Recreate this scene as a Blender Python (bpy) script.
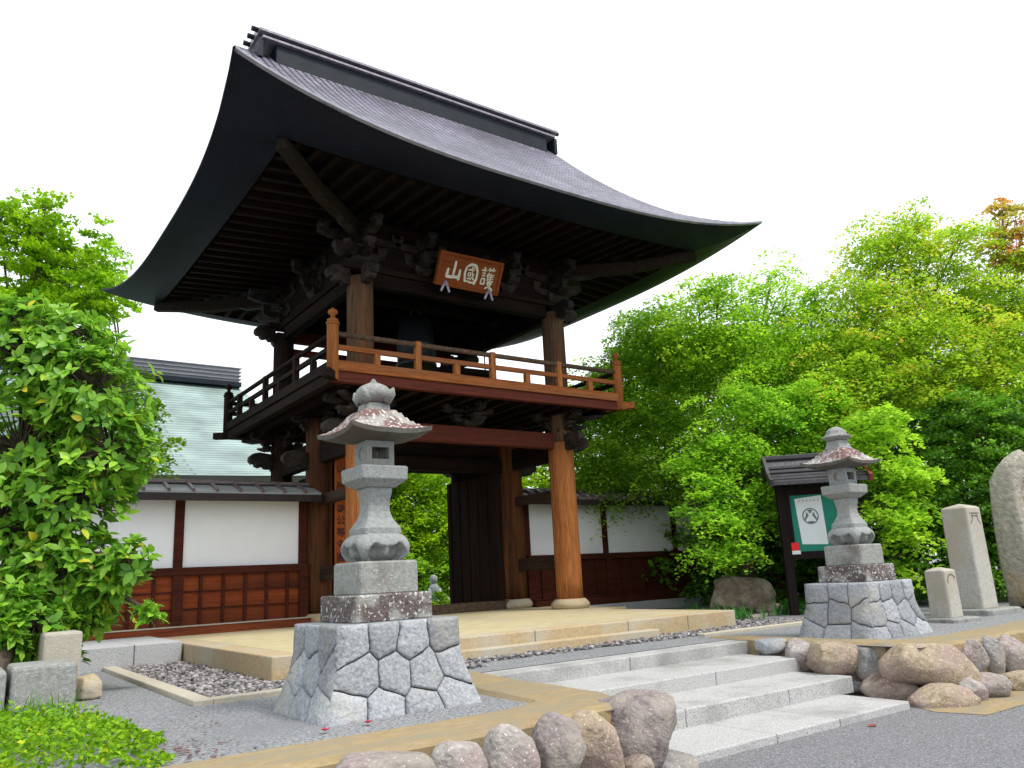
import bpy, bmesh, math, random
import numpy as np
from mathutils import Vector, Matrix, Euler, noise as mnoise

R = math.radians
rng = np.random.default_rng(7)
random.seed(7)
for o in list(bpy.data.objects):
    bpy.data.objects.remove(o)
SC = bpy.context.scene
COL = SC.collection

# ------------------------------------------------------------------ camera
CAM = np.array([-5.38145, -11.65233, 0.64528])
CR = np.array([0.81625, -0.5756, -0.04915])
CU = np.array([-0.09496, -0.21762, 0.9714])
CD = np.array([0.56983, 0.78825, 0.23229])
FPX = 796.65
cam = bpy.data.cameras.new('camera')
cam.sensor_width = 36.0
cam.lens = FPX / 1024 * 36
cam.clip_start = 0.05
cam.clip_end = 3000
cobj = bpy.data.objects.new('camera', cam)
COL.objects.link(cobj)
cobj.matrix_world = Matrix(((CR[0], CU[0], -CD[0], CAM[0]), (CR[1], CU[1], -CD[1], CAM[1]),
                            (CR[2], CU[2], -CD[2], CAM[2]), (0, 0, 0, 1)))
SC.camera = cobj

# ------------------------------------------------------------------ sky and sun
SUN_EL, SUN_AZ = R(58), R(150)          # azimuth clockwise from +Y (north)
world = bpy.data.worlds.new('World')
SC.world = world
world.use_nodes = True
wn = world.node_tree
wn.nodes.clear()
wo = wn.nodes.new('ShaderNodeOutputWorld')
bg = wn.nodes.new('ShaderNodeBackground')
sky = wn.nodes.new('ShaderNodeTexSky')
sky.sky_type = 'NISHITA'
sky.sun_disc = False
sky.sun_elevation = SUN_EL
sky.sun_rotation = SUN_AZ
mx = wn.nodes.new('ShaderNodeMix')
mx.data_type = 'RGBA'
mx.inputs['Factor'].default_value = 0.86          # bright cloud cover over the clear sky
mx.inputs['B'].default_value = (9.3, 9.6, 10.0, 1)
wn.links.new(sky.outputs[0], mx.inputs['A'])
wn.links.new(mx.outputs['Result'], bg.inputs[0])
bg.inputs[1].default_value = 0.105
wn.links.new(bg.outputs[0], wo.inputs[0])

sun = bpy.data.lights.new('sun', 'SUN')
sun.energy = 2.0
sun.angle = R(14)
sun.color = (1.0, 0.95, 0.86)
so = bpy.data.objects.new('sun', sun)
COL.objects.link(so)
sd = Vector((math.sin(SUN_AZ) * math.cos(SUN_EL), math.cos(SUN_AZ) * math.cos(SUN_EL), math.sin(SUN_EL)))
so.rotation_euler = sd.to_track_quat('Z', 'Y').to_euler()
so.location = sd * 40

vs = SC.view_settings
vs.view_transform = 'Standard'
vs.look = 'None'
vs.exposure = 0.76
vs.gamma = 1.0
vs.use_curve_mapping = False
SC.render.engine = 'CYCLES'
SC.cycles.max_bounces = 6
SC.cycles.diffuse_bounces = 3
SC.cycles.transparent_max_bounces = 4
SC.cycles.use_denoising = True


def at(px, py, depth):
    return CAM + (CD + CR * (px - 512) / FPX - CU * (py - 384) / FPX) * depth


def atY(px, py, Y):
    v = CD + CR * (px - 512) / FPX - CU * (py - 384) / FPX
    return CAM + v * (Y - CAM[1]) / v[1]


def atX(px, py, X):
    v = CD + CR * (px - 512) / FPX - CU * (py - 384) / FPX
    return CAM + v * (X - CAM[0]) / v[0]


# ------------------------------------------------------------------ materials
def mat(name, c1, c2=None, scale=8.0, rough=0.8, bump=0.2, bscale=None, stretch=(1, 1, 1), c3=None, s3=1.2, f3=(0.45, 0.62),
        spec=0.3, tone=0.0, detail=6, coords='Object', speck=None, metallic=0.0, bdist=0.02):
    m = bpy.data.materials.new(name)
    m.use_nodes = True
    nt = m.node_tree
    N, L = nt.nodes, nt.links
    b = N['Principled BSDF']
    b.inputs['Roughness'].default_value = rough
    b.inputs['Specular IOR Level'].default_value = spec
    b.inputs['Metallic'].default_value = metallic
    tc = N.new('ShaderNodeTexCoord')
    mp = N.new('ShaderNodeMapping')
    mp.inputs['Scale'].default_value = stretch
    L.new(tc.outputs[coords], mp.inputs[0])
    c2 = c2 or tuple(v * 0.7 for v in c1)
    n1 = N.new('ShaderNodeTexNoise')
    n1.inputs['Scale'].default_value = scale
    n1.inputs['Detail'].default_value = detail
    n1.inputs['Roughness'].default_value = 0.65
    L.new(mp.outputs[0], n1.inputs['Vector'])
    cr = N.new('ShaderNodeValToRGB')
    cr.color_ramp.elements[0].position = 0.33
    cr.color_ramp.elements[1].position = 0.67
    cr.color_ramp.elements[0].color = (*c2, 1)
    cr.color_ramp.elements[1].color = (*c1, 1)
    L.new(n1.outputs['Fac'], cr.inputs[0])
    col = cr.outputs[0]
    if c3:
        n3 = N.new('ShaderNodeTexNoise')
        n3.inputs['Scale'].default_value = s3
        n3.inputs['Detail'].default_value = 5
        n3.inputs['Roughness'].default_value = 0.6
        L.new(mp.outputs[0], n3.inputs['Vector'])
        r3 = N.new('ShaderNodeValToRGB')
        r3.color_ramp.elements[0].position, r3.color_ramp.elements[1].position = f3
        L.new(n3.outputs['Fac'], r3.inputs[0])
        mm = N.new('ShaderNodeMix')
        mm.data_type = 'RGBA'
        L.new(r3.outputs[0], mm.inputs['Factor'])
        L.new(col, mm.inputs['A'])
        mm.inputs['B'].default_value = (*c3, 1)
        col = mm.outputs['Result']
    if speck:
        sc_, sf, scol = speck
        v = N.new('ShaderNodeTexNoise')
        v.inputs['Scale'].default_value = sc_
        v.inputs['Detail'].default_value = 2
        L.new(mp.outputs[0], v.inputs['Vector'])
        r4 = N.new('ShaderNodeValToRGB')
        r4.color_ramp.elements[0].position, r4.color_ramp.elements[1].position = sf, sf + 0.06
        L.new(v.outputs['Fac'], r4.inputs[0])
        m4 = N.new('ShaderNodeMix')
        m4.data_type = 'RGBA'
        L.new(r4.outputs[0], m4.inputs['Factor'])
        L.new(col, m4.inputs['A'])
        m4.inputs['B'].default_value = (*scol, 1)
        col = m4.outputs['Result']
    if tone:
        a = N.new('ShaderNodeAttribute')
        a.attribute_name = 'tone'
        mr = N.new('ShaderNodeMapRange')
        mr.inputs['To Min'].default_value = 1 - tone
        mr.inputs['To Max'].default_value = 1 + tone
        L.new(a.outputs['Fac'], mr.inputs['Value'])
        vm = N.new('ShaderNodeVectorMath')
        vm.operation = 'SCALE'
        L.new(col, vm.inputs[0])
        L.new(mr.outputs[0], vm.inputs['Scale'])
        col = vm.outputs[0]
    L.new(col, b.inputs['Base Color'])
    if bump:
        nb = N.new('ShaderNodeTexNoise')
        nb.inputs['Scale'].default_value = bscale or scale * 2
        nb.inputs['Detail'].default_value = 5
        L.new(mp.outputs[0], nb.inputs['Vector'])
        bp = N.new('ShaderNodeBump')
        bp.inputs['Strength'].default_value = bump
        bp.inputs['Distance'].default_value = bdist
        L.new(nb.outputs['Fac'], bp.inputs['Height'])
        L.new(bp.outputs[0], b.inputs['Normal'])
    return m


def leafmat(name, ca, cb, cc=None, gloss=0.18, rough=0.5, trans=0.42):
    m = bpy.data.materials.new(name)
    m.use_nodes = True
    nt = m.node_tree
    N, L = nt.nodes, nt.links
    b = N['Principled BSDF']
    b.inputs['Roughness'].default_value = rough
    b.inputs['Specular IOR Level'].default_value = gloss
    a = N.new('ShaderNodeAttribute')
    a.attribute_name = 'tone'
    cr = N.new('ShaderNodeValToRGB')
    cr.color_ramp.elements[0].color = (*ca, 1)
    cr.color_ramp.elements[1].color = (*cb, 1)
    cr.color_ramp.elements[1].position = 0.80
    if cc:
        e = cr.color_ramp.elements.new(1.0)
        e.color = (*cc, 1)
    L.new(a.outputs['Fac'], cr.inputs[0])
    L.new(cr.outputs[0], b.inputs['Base Color'])
    t = N.new('ShaderNodeBsdfTranslucent')
    L.new(cr.outputs[0], t.inputs[0])
    ms = N.new('ShaderNodeMixShader')
    ms.inputs[0].default_value = trans
    L.new(b.outputs[0], ms.inputs[1])
    L.new(t.outputs[0], ms.inputs[2])
    L.new(ms.outputs[0], N['Material Output'].inputs[0])
    return m


def rooftile(name, c1, c2, mortar, w, h, rough=0.4, spec=0.5, bump=0.6, offset=0.5):
    m = bpy.data.materials.new(name)
    m.use_nodes = True
    nt = m.node_tree
    N, L = nt.nodes, nt.links
    b = N['Principled BSDF']
    b.inputs['Roughness'].default_value = rough
    b.inputs['Specular IOR Level'].default_value = spec
    uv = N.new('ShaderNodeTexCoord')
    br = N.new('ShaderNodeTexBrick')
    br.inputs['Color1'].default_value = (*c1, 1)
    br.inputs['Color2'].default_value = (*c2, 1)
    br.inputs['Mortar'].default_value = (*mortar, 1)
    br.inputs['Scale'].default_value = 1
    br.inputs['Mortar Size'].default_value = h * 0.2
    br.inputs['Mortar Smooth'].default_value = 0.3
    br.inputs['Brick Width'].default_value = w
    br.inputs['Row Height'].default_value = h
    br.offset = offset
    L.new(uv.outputs['UV'], br.inputs['Vector'])
    ns = N.new('ShaderNodeTexNoise')
    ns.inputs['Scale'].default_value = 0.7
    ns.inputs['Detail'].default_value = 6
    L.new(uv.outputs['UV'], ns.inputs['Vector'])
    mr = N.new('ShaderNodeMapRange')
    mr.inputs['From Min'].default_value = 0.3
    mr.inputs['From Max'].default_value = 0.7
    mr.inputs['To Min'].default_value = 0.6
    mr.inputs['To Max'].default_value = 1.4
    L.new(ns.outputs['Fac'], mr.inputs['Value'])
    vm = N.new('ShaderNodeVectorMath')
    vm.operation = 'SCALE'
    L.new(br.outputs['Color'], vm.inputs[0])
    L.new(mr.outputs[0], vm.inputs['Scale'])
    L.new(vm.outputs[0], b.inputs['Base Color'])
    # each course rises towards its lower edge like a lapped tile
    sp = N.new('ShaderNodeSeparateXYZ')
    L.new(uv.outputs['UV'], sp.inputs[0])
    dv = N.new('ShaderNodeMath')
    dv.operation = 'DIVIDE'
    dv.inputs[1].default_value = h
    L.new(sp.outputs['Y'], dv.inputs[0])
    fr = N.new('ShaderNodeMath')
    fr.operation = 'FRACT'
    L.new(dv.outputs[0], fr.inputs[0])
    sub = N.new('ShaderNodeMath')
    sub.operation = 'SUBTRACT'
    sub.inputs[0].default_value = 1.0
    L.new(fr.outputs[0], sub.inputs[1])
    ad = N.new('ShaderNodeMath')
    ad.operation = 'SUBTRACT'
    L.new(sub.outputs[0], ad.inputs[0])
    L.new(br.outputs['Fac'], ad.inputs[1])
    bp = N.new('ShaderNodeBump')
    bp.inputs['Strength'].default_value = bump
    bp.inputs['Distance'].default_value = 0.02
    L.new(ad.outputs[0], bp.inputs['Height'])
    L.new(bp.outputs[0], b.inputs['Normal'])
    return m


M = {}
M['asphalt'] = mat('asphalt', (0.26, 0.26, 0.275), (0.075, 0.075, 0.08), 70, 0.9, 0.7, 90, detail=3, c3=(0.13, 0.13, 0.14), s3=0.35, f3=(0.5, 0.85), speck=(60, 0.66, (0.5, 0.5, 0.5)))
M['gravel'] = mat('gravel', (0.3400, 0.3468, 0.3604), (0.0816, 0.0884, 0.0952), 45, 0.9, 1.0, 45, detail=4, c3=(0.1836, 0.1904, 0.2040), s3=0.9, f3=(0.5, 0.75), speck=(70, 0.64, (0.4080, 0.4080, 0.4080)))
M['pebble'] = mat('pebble', (0.2952, 0.2788, 0.2788), (0.1558, 0.1435, 0.1476), 6, 0.8, 0.2, 30, tone=0.6)
M['earth'] = mat('earth', (0.16, 0.12, 0.07), (0.07, 0.05, 0.03), 9, 0.95, 0.5, 30)
M['step'] = mat('step_granite', (0.4968, 0.4968, 0.4885), (0.2981, 0.2981, 0.2981), 85, 0.75, 0.35, 70, detail=3, c3=(0.2484, 0.2484, 0.2401), s3=1.6, f3=(0.5, 0.72), speck=(105, 0.60, (0.1076, 0.1076, 0.1159)))
M['ochre'] = mat('ochre_stone', (0.46, 0.36, 0.21), (0.33, 0.25, 0.15), 26, 0.85, 0.3, 60, c3=(0.40, 0.37, 0.30), s3=1.6, f3=(0.45, 0.65), speck=(90, 0.66, (0.2, 0.15, 0.1)))
M['paving'] = mat('earthen_paving', (0.50, 0.43, 0.255), (0.40, 0.34, 0.20), 5, 0.9, 0.15, 60, c3=(0.36, 0.31, 0.21), s3=0.8, f3=(0.48, 0.75), speck=(40, 0.66, (0.30, 0.25, 0.16)))
M['kerb'] = mat('kerb_concrete', (0.3271, 0.2501, 0.1347), (0.2309, 0.1732, 0.0914), 12, 0.9, 0.3, 50, c3=(0.2405, 0.2020, 0.1347), s3=2.0, f3=(0.45, 0.6), stretch=(0.9620, 2.8860, 0.9620))
M['kerb_pale'] = mat('pale_kerb', (0.4738, 0.4334, 0.3427), (0.3629, 0.3326, 0.2722), 30, 0.9, 0.2, 60)
M['footing'] = mat('footing_stone', (0.48, 0.49, 0.50), (0.28, 0.29, 0.30), 40, 0.85, 0.25, 70, c3=(0.40, 0.40, 0.40), s3=1.1)
M['blue'] = mat('blue_granite', (0.35, 0.37, 0.395), (0.18, 0.19, 0.205), 42, 0.85, 0.9, 24, detail=5, c3=(0.33, 0.325, 0.30), s3=2.0, f3=(0.50, 0.70), tone=0.22, speck=(95, 0.655, (0.45, 0.46, 0.48)))
M['mortar'] = mat('dark_joint', (0.13, 0.125, 0.115), None, 20, 0.95, 0.2)
M['lantern'] = mat('lantern_stone', (0.3040, 0.3200, 0.3120), (0.1920, 0.2080, 0.2040), 30, 0.85, 0.35, 60, c3=(0.2400, 0.2360, 0.2000), s3=3.0, f3=(0.48, 0.68), speck=(120, 0.66, (0.1120, 0.1120, 0.1120)))
M['lantern_dark'] = mat('shaded_lantern_stone', (0.1300, 0.1333, 0.1170), (0.0715, 0.0748, 0.0650), 14, 0.9, 0.4, 50, c3=(0.0975, 0.0780, 0.0650), s3=3.0)  # grey-green lantern stone, darkened: shade under the roof is put into the colour
M['lichen'] = mat('lichen_stone', (0.36, 0.35, 0.32), (0.22, 0.215, 0.20), 22, 0.9, 0.5, 50, c3=(0.15, 0.085, 0.08), s3=4.5, f3=(0.45, 0.53), speck=(34, 0.59, (0.62, 0.57, 0.55)))
M['lichen_dark'] = mat('lichen_dark_stone', (0.15, 0.125, 0.12), (0.06, 0.045, 0.045), 26, 0.9, 0.6, 50, c3=(0.27, 0.27, 0.255), s3=5.0, f3=(0.50, 0.62), speck=(38, 0.585, (0.52, 0.50, 0.48)))
M['block'] = mat('pale_block', (0.3060, 0.3150, 0.2970), (0.1980, 0.2025, 0.1890), 30, 0.85, 0.4, 60, c3=(0.1620, 0.1485, 0.1350), s3=3.5, f3=(0.52, 0.65), speck=(60, 0.66, (0.4500, 0.4500, 0.4320)))
M['stele'] = mat('stele_stone', (0.46, 0.44, 0.39), (0.32, 0.31, 0.28), 24, 0.85, 0.35, 60, c3=(0.36, 0.33, 0.26), s3=1.8, f3=(0.45, 0.65), speck=(100, 0.66, (0.2, 0.19, 0.17)))
M['stele_natural'] = mat('stele_natural', (0.40, 0.38, 0.31), (0.25, 0.235, 0.19), 14, 0.9, 0.9, 12, c3=(0.36, 0.24, 0.12), s3=1.4, f3=(0.55, 0.75), bdist=0.05)
M['engrave'] = mat('engraving', (0.18, 0.165, 0.14), None, 20, 0.9, 0)
M['rock'] = mat('garden_rock', (0.3600, 0.2850, 0.2026), (0.1650, 0.1350, 0.1050), 9, 0.9, 0.9, 14, c3=(0.4950, 0.4350, 0.3600), s3=2.0, f3=(0.5, 0.65), bdist=0.05)


def bould(name, c1, c2, c3):
    return mat(name, tuple(v * 1.12 for v in c1), tuple(v * .72 for v in c2), 16, 0.8, 0.8, 34, c3=c3, s3=3.2, f3=(0.40, 0.60), speck=(48, 0.635, tuple(min(1, v * 1.55) for v in c1)))


M['b_pink'] = bould('pinkish_boulder', (0.3268, 0.2666, 0.2537), (0.2064, 0.1634, 0.1591), (0.2580, 0.2365, 0.2064))
M['b_ochre'] = bould('ochre_boulder', (0.3698, 0.3053, 0.2107), (0.2494, 0.1978, 0.1333), (0.2752, 0.2064, 0.1720))
M['b_grey'] = bould('grey_boulder', (0.2666, 0.2666, 0.2666), (0.1720, 0.1720, 0.1720), (0.2494, 0.2279, 0.1978))
M['b_blue'] = bould('bluish_boulder', (0.2838, 0.3053, 0.3354), (0.1892, 0.2064, 0.2322), (0.2924, 0.2838, 0.2752))
M['b_purple'] = bould('purplish_boulder', (0.2516, 0.2109, 0.2072), (0.1480, 0.1221, 0.1221), (0.2664, 0.2368, 0.2072))
M['b_brown'] = bould('brown_boulder', (0.2494, 0.1849, 0.1548), (0.1548, 0.1118, 0.0946), (0.2752, 0.2322, 0.1935))
M['b_white'] = bould('pale_boulder', (0.3956, 0.3698, 0.3440), (0.2580, 0.2365, 0.2193), (0.2666, 0.2193, 0.2064))


def wood(name, c1, c2, c3=None, axis='z', sc=22, rough=0.75, spec=0.10, bump=0.35):
    st = {'z': (1, 1, 0.07), 'x': (0.07, 1, 1), 'y': (1, 0.07, 1)}[axis]
    return mat(name, c1, c2, sc, rough, bump, sc * 1.6, stretch=st, c3=c3, s3=sc * 0.25, f3=(0.45, 0.7), spec=spec, detail=5)


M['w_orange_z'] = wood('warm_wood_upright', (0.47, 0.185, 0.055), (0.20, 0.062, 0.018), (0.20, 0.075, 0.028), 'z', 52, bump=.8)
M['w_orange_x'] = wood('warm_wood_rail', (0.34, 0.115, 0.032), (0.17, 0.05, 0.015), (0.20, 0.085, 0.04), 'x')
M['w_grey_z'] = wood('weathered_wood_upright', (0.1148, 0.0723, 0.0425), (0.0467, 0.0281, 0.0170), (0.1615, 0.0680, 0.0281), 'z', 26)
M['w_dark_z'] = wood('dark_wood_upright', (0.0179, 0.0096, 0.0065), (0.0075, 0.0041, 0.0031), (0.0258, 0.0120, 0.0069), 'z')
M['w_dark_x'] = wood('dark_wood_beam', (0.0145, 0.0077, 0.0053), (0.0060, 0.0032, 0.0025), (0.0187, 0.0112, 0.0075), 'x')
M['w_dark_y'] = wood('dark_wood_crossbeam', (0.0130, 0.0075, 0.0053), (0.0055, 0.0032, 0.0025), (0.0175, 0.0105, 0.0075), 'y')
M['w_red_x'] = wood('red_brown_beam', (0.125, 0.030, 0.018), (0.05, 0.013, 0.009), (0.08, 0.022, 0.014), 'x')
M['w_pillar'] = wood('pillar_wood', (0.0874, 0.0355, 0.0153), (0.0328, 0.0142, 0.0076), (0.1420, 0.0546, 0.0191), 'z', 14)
M['w_lattice'] = wood('wall_lattice_wood', (0.080, 0.020, 0.011), (0.035, 0.010, 0.006), None, 'x')
M['w_panel'] = wood('wall_board_wood', (0.27, 0.062, 0.018), (0.12, 0.026, 0.009), (0.085, 0.024, 0.011), 'x', 16)
M['w_sill'] = wood('wall_sill_wood', (0.225, 0.058, 0.022), (0.10, 0.026, 0.011), (0.14, 0.034, 0.014), 'x')
M['w_sign'] = wood('sign_wood', (0.2640, 0.0760, 0.0200), (0.1600, 0.0400, 0.0112), (0.1920, 0.0480, 0.0144), 'x', 14)
M['w_signpost'] = wood('signboard_wood', (0.36, 0.085, 0.020), (0.22, 0.05, 0.013), None, 'z', 14)
M['w_tie2'] = wood('dark_tie_wood', (0.05, 0.032, 0.021), (0.02, 0.013, 0.009), None, 'y')
M['w_tie'] = wood('tie_wood', (0.13, 0.085, 0.055), (0.05, 0.034, 0.023), None, 'y')
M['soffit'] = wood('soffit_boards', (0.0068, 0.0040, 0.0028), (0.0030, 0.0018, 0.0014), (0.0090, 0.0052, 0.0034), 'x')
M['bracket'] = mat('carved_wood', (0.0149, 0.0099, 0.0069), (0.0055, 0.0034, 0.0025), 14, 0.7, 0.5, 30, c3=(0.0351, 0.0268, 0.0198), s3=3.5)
M['hip'] = wood('pale_hip_rafter', (0.0289, 0.0220, 0.0150), (0.0116, 0.0083, 0.0060), None, 'x')
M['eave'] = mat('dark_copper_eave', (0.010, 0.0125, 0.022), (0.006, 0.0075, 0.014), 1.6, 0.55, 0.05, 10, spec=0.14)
M['eave_lip'] = mat('copper_lip', (0.30, 0.30, 0.36), (0.18, 0.18, 0.22), 6, 0.35, 0.1, spec=0.6)
M['roof'] = rooftile('copper_shingles', (0.275, 0.26, 0.345), (0.15, 0.145, 0.20), (0.010, 0.010, 0.015), 0.16, 0.12, rough=0.5, spec=0.3, bump=1.0, offset=0.0)
M['ridge'] = mat('ridge_copper', (0.016, 0.022, 0.030), (0.010, 0.014, 0.020), 2.5, 0.5, 0.1, 14, spec=0.12)
M['ridge_cap'] = mat('ridge_cap_tile', (0.26, 0.24, 0.29), (0.13, 0.12, 0.15), 9, 0.4, 0.2, 24, spec=0.55)
M['plaster'] = mat('white_plaster', (0.83, 0.84, 0.84), (0.78, 0.79, 0.80), 1.5, 0.9, 0.06, 30, spec=0.15, c3=(0.70, 0.72, 0.71), s3=0.7, f3=(0.45, 0.85))
M['wallroof'] = mat('wall_copper', (0.2805, 0.3315, 0.3145), (0.1700, 0.1785, 0.1785), 3, 0.4, 0.12, 12, spec=0.6, c3=(0.22, 0.23, 0.22), s3=1.3)
M['wallrib'] = mat('wall_roof_rib', (0.125, 0.090, 0.088), (0.07, 0.05, 0.05), 6, 0.4, 0.1, spec=0.6)
M['walleave'] = mat('wall_eave', (0.0280, 0.0196, 0.0182), (0.0154, 0.0105, 0.0105), 8, 0.6, 0.1)
M['tile_dark'] = mat('dark_wall_tile', (0.2470, 0.1805, 0.1995), (0.1045, 0.0798, 0.0912), 8, 0.4, 0.2, spec=0.6)
M['hallroof'] = rooftile('green_copper', (0.2720, 0.3520, 0.3360), (0.2320, 0.3120, 0.2960), (0.1360, 0.2000, 0.1920), 7.0, 0.22, rough=0.55, spec=0.4, bump=0.5)
M['hallridge'] = mat('hall_ridge', (0.26, 0.28, 0.31), (0.13, 0.14, 0.165), 4, 0.5, 0.2, stretch=(0.3, 1, 9))
M['gold'] = mat('pale_gold_paint', (0.72, 0.70, 0.55), (0.60, 0.58, 0.44), 12, 0.6, 0.05)
M['iron'] = mat('silver_clasp', (0.42, 0.37, 0.47), (0.28, 0.25, 0.31), 20, 0.5, 0.1)
M['ink'] = mat('black_ink', (0.015, 0.012, 0.011), None, 20, 0.7, 0)
M['bronze'] = mat('dark_bronze', (0.0135, 0.0162, 0.0198), (0.0081, 0.0095, 0.0117), 5, 0.5, 0.15, spec=0.4)
M['notice_wood'] = wood('notice_wood', (0.0182, 0.0112, 0.0105), (0.0091, 0.0056, 0.0056), None, 'z')
M['notice_roof'] = mat('notice_roof', (0.050, 0.045, 0.053), (0.024, 0.022, 0.026), 9, 0.45, 0.3, 20, spec=0.5, stretch=(1, 1, 1))
M['notice_red'] = mat('notice_bargeboard', (0.24, 0.060, 0.050), (0.17, 0.04, 0.035), 12, 0.6, 0.1)
M['notice_green'] = mat('green_baize', (0.012, 0.20, 0.135), (0.009, 0.16, 0.11), 3, 0.7, 0.03)
M['paper'] = mat('white_paper', (0.66, 0.70, 0.69), (0.60, 0.64, 0.64), 3, 0.8, 0.03)
M['paper_ink'] = mat('grey_print', (0.17, 0.19, 0.20), None, 9, 0.8, 0)
M['red_paper'] = mat('red_sticker', (0.75, 0.012, 0.012), (0.65, 0.01, 0.01), 9, 0.6, 0)
M['bark'] = mat('bark', (0.11, 0.085, 0.06), (0.045, 0.034, 0.025), 18, 0.9, 0.8, 30, stretch=(1, 1, 0.25))
M['bark_pale'] = mat('pale_bark', (0.17, 0.15, 0.12), (0.09, 0.075, 0.06), 18, 0.9, 0.6, 30, stretch=(1, 1, 0.25))
M['jizo'] = mat('jizo_stone', (0.40, 0.44, 0.45), (0.27, 0.31, 0.31), 20, 0.9, 0.3)
M['petal'] = mat('fallen_petal', (0.40, 0.015, 0.05), (0.25, 0.01, 0.03), 20, 0.7, 0)
M['iris'] = mat('iris_petal', (0.12, 0.10, 0.62), (0.08, 0.06, 0.45), 20, 0.6, 0)
M['redleaf'] = mat('red_mulch_leaf', (0.16, 0.02, 0.02), (0.08, 0.012, 0.012), 20, 0.8, 0)
M['hallwall'] = mat('hall_wall', (0.55, 0.55, 0.53), (0.45, 0.45, 0.43), 2, 0.9, 0.05)

LF = {
    'shrub': leafmat('shrub_leaf', (0.10, 0.28, 0.025), (0.42, 0.74, 0.07), (0.80, 0.66, 0.05), gloss=0.4, rough=0.4, trans=0.46),
    'maple_mid': leafmat('maple_leaf_mid', (0.12, 0.31, 0.022), (0.44, 0.74, 0.05), trans=.48),
    'maple_bright': leafmat('maple_leaf_bright', (0.16, 0.38, 0.02), (0.54, 0.84, 0.05), trans=.5),
    'maple_front': leafmat('maple_leaf_front', (0.11, 0.33, 0.02), (0.46, 0.80, 0.05), trans=.48),
    'maple_yellow': leafmat('maple_leaf_yellow', (0.22, 0.42, 0.02), (0.58, 0.82, 0.05), (0.76, 0.56, 0.08), trans=.5),
    'maple_orange': leafmat('maple_leaf_orange', (0.28, 0.42, 0.03), (0.70, 0.40, 0.10), (0.68, 0.22, 0.08), trans=.48),
    'lime': leafmat('lime_leaf', (0.14, 0.32, 0.008), (0.42, 0.66, 0.015), trans=0.45),
    'lime_left': leafmat('lime_needle', (0.1210, 0.2970, 0.0066), (0.3960, 0.6600, 0.0132), trans=0.45),
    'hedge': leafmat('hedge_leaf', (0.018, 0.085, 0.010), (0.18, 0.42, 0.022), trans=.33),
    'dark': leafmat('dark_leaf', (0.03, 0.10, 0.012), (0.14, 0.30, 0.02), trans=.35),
    'ground': leafmat('ground_leaf', (0.05, 0.19, 0.008), (0.30, 0.54, 0.012), (0.55, 0.62, 0.03)),
    'grass': leafmat('grass_blade', (0.04, 0.14, 0.012), (0.13, 0.32, 0.02)),
    'fern': leafmat('fern_leaf', (0.03, 0.14, 0.03), (0.10, 0.33, 0.06)),
}


# ------------------------------------------------------------------ mesh builder
def wmat(o):
    m = o.matrix_parent_inverse @ o.matrix_basis
    return wmat(o.parent) @ m if o.parent is not None else o.matrix_basis.copy()


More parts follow.
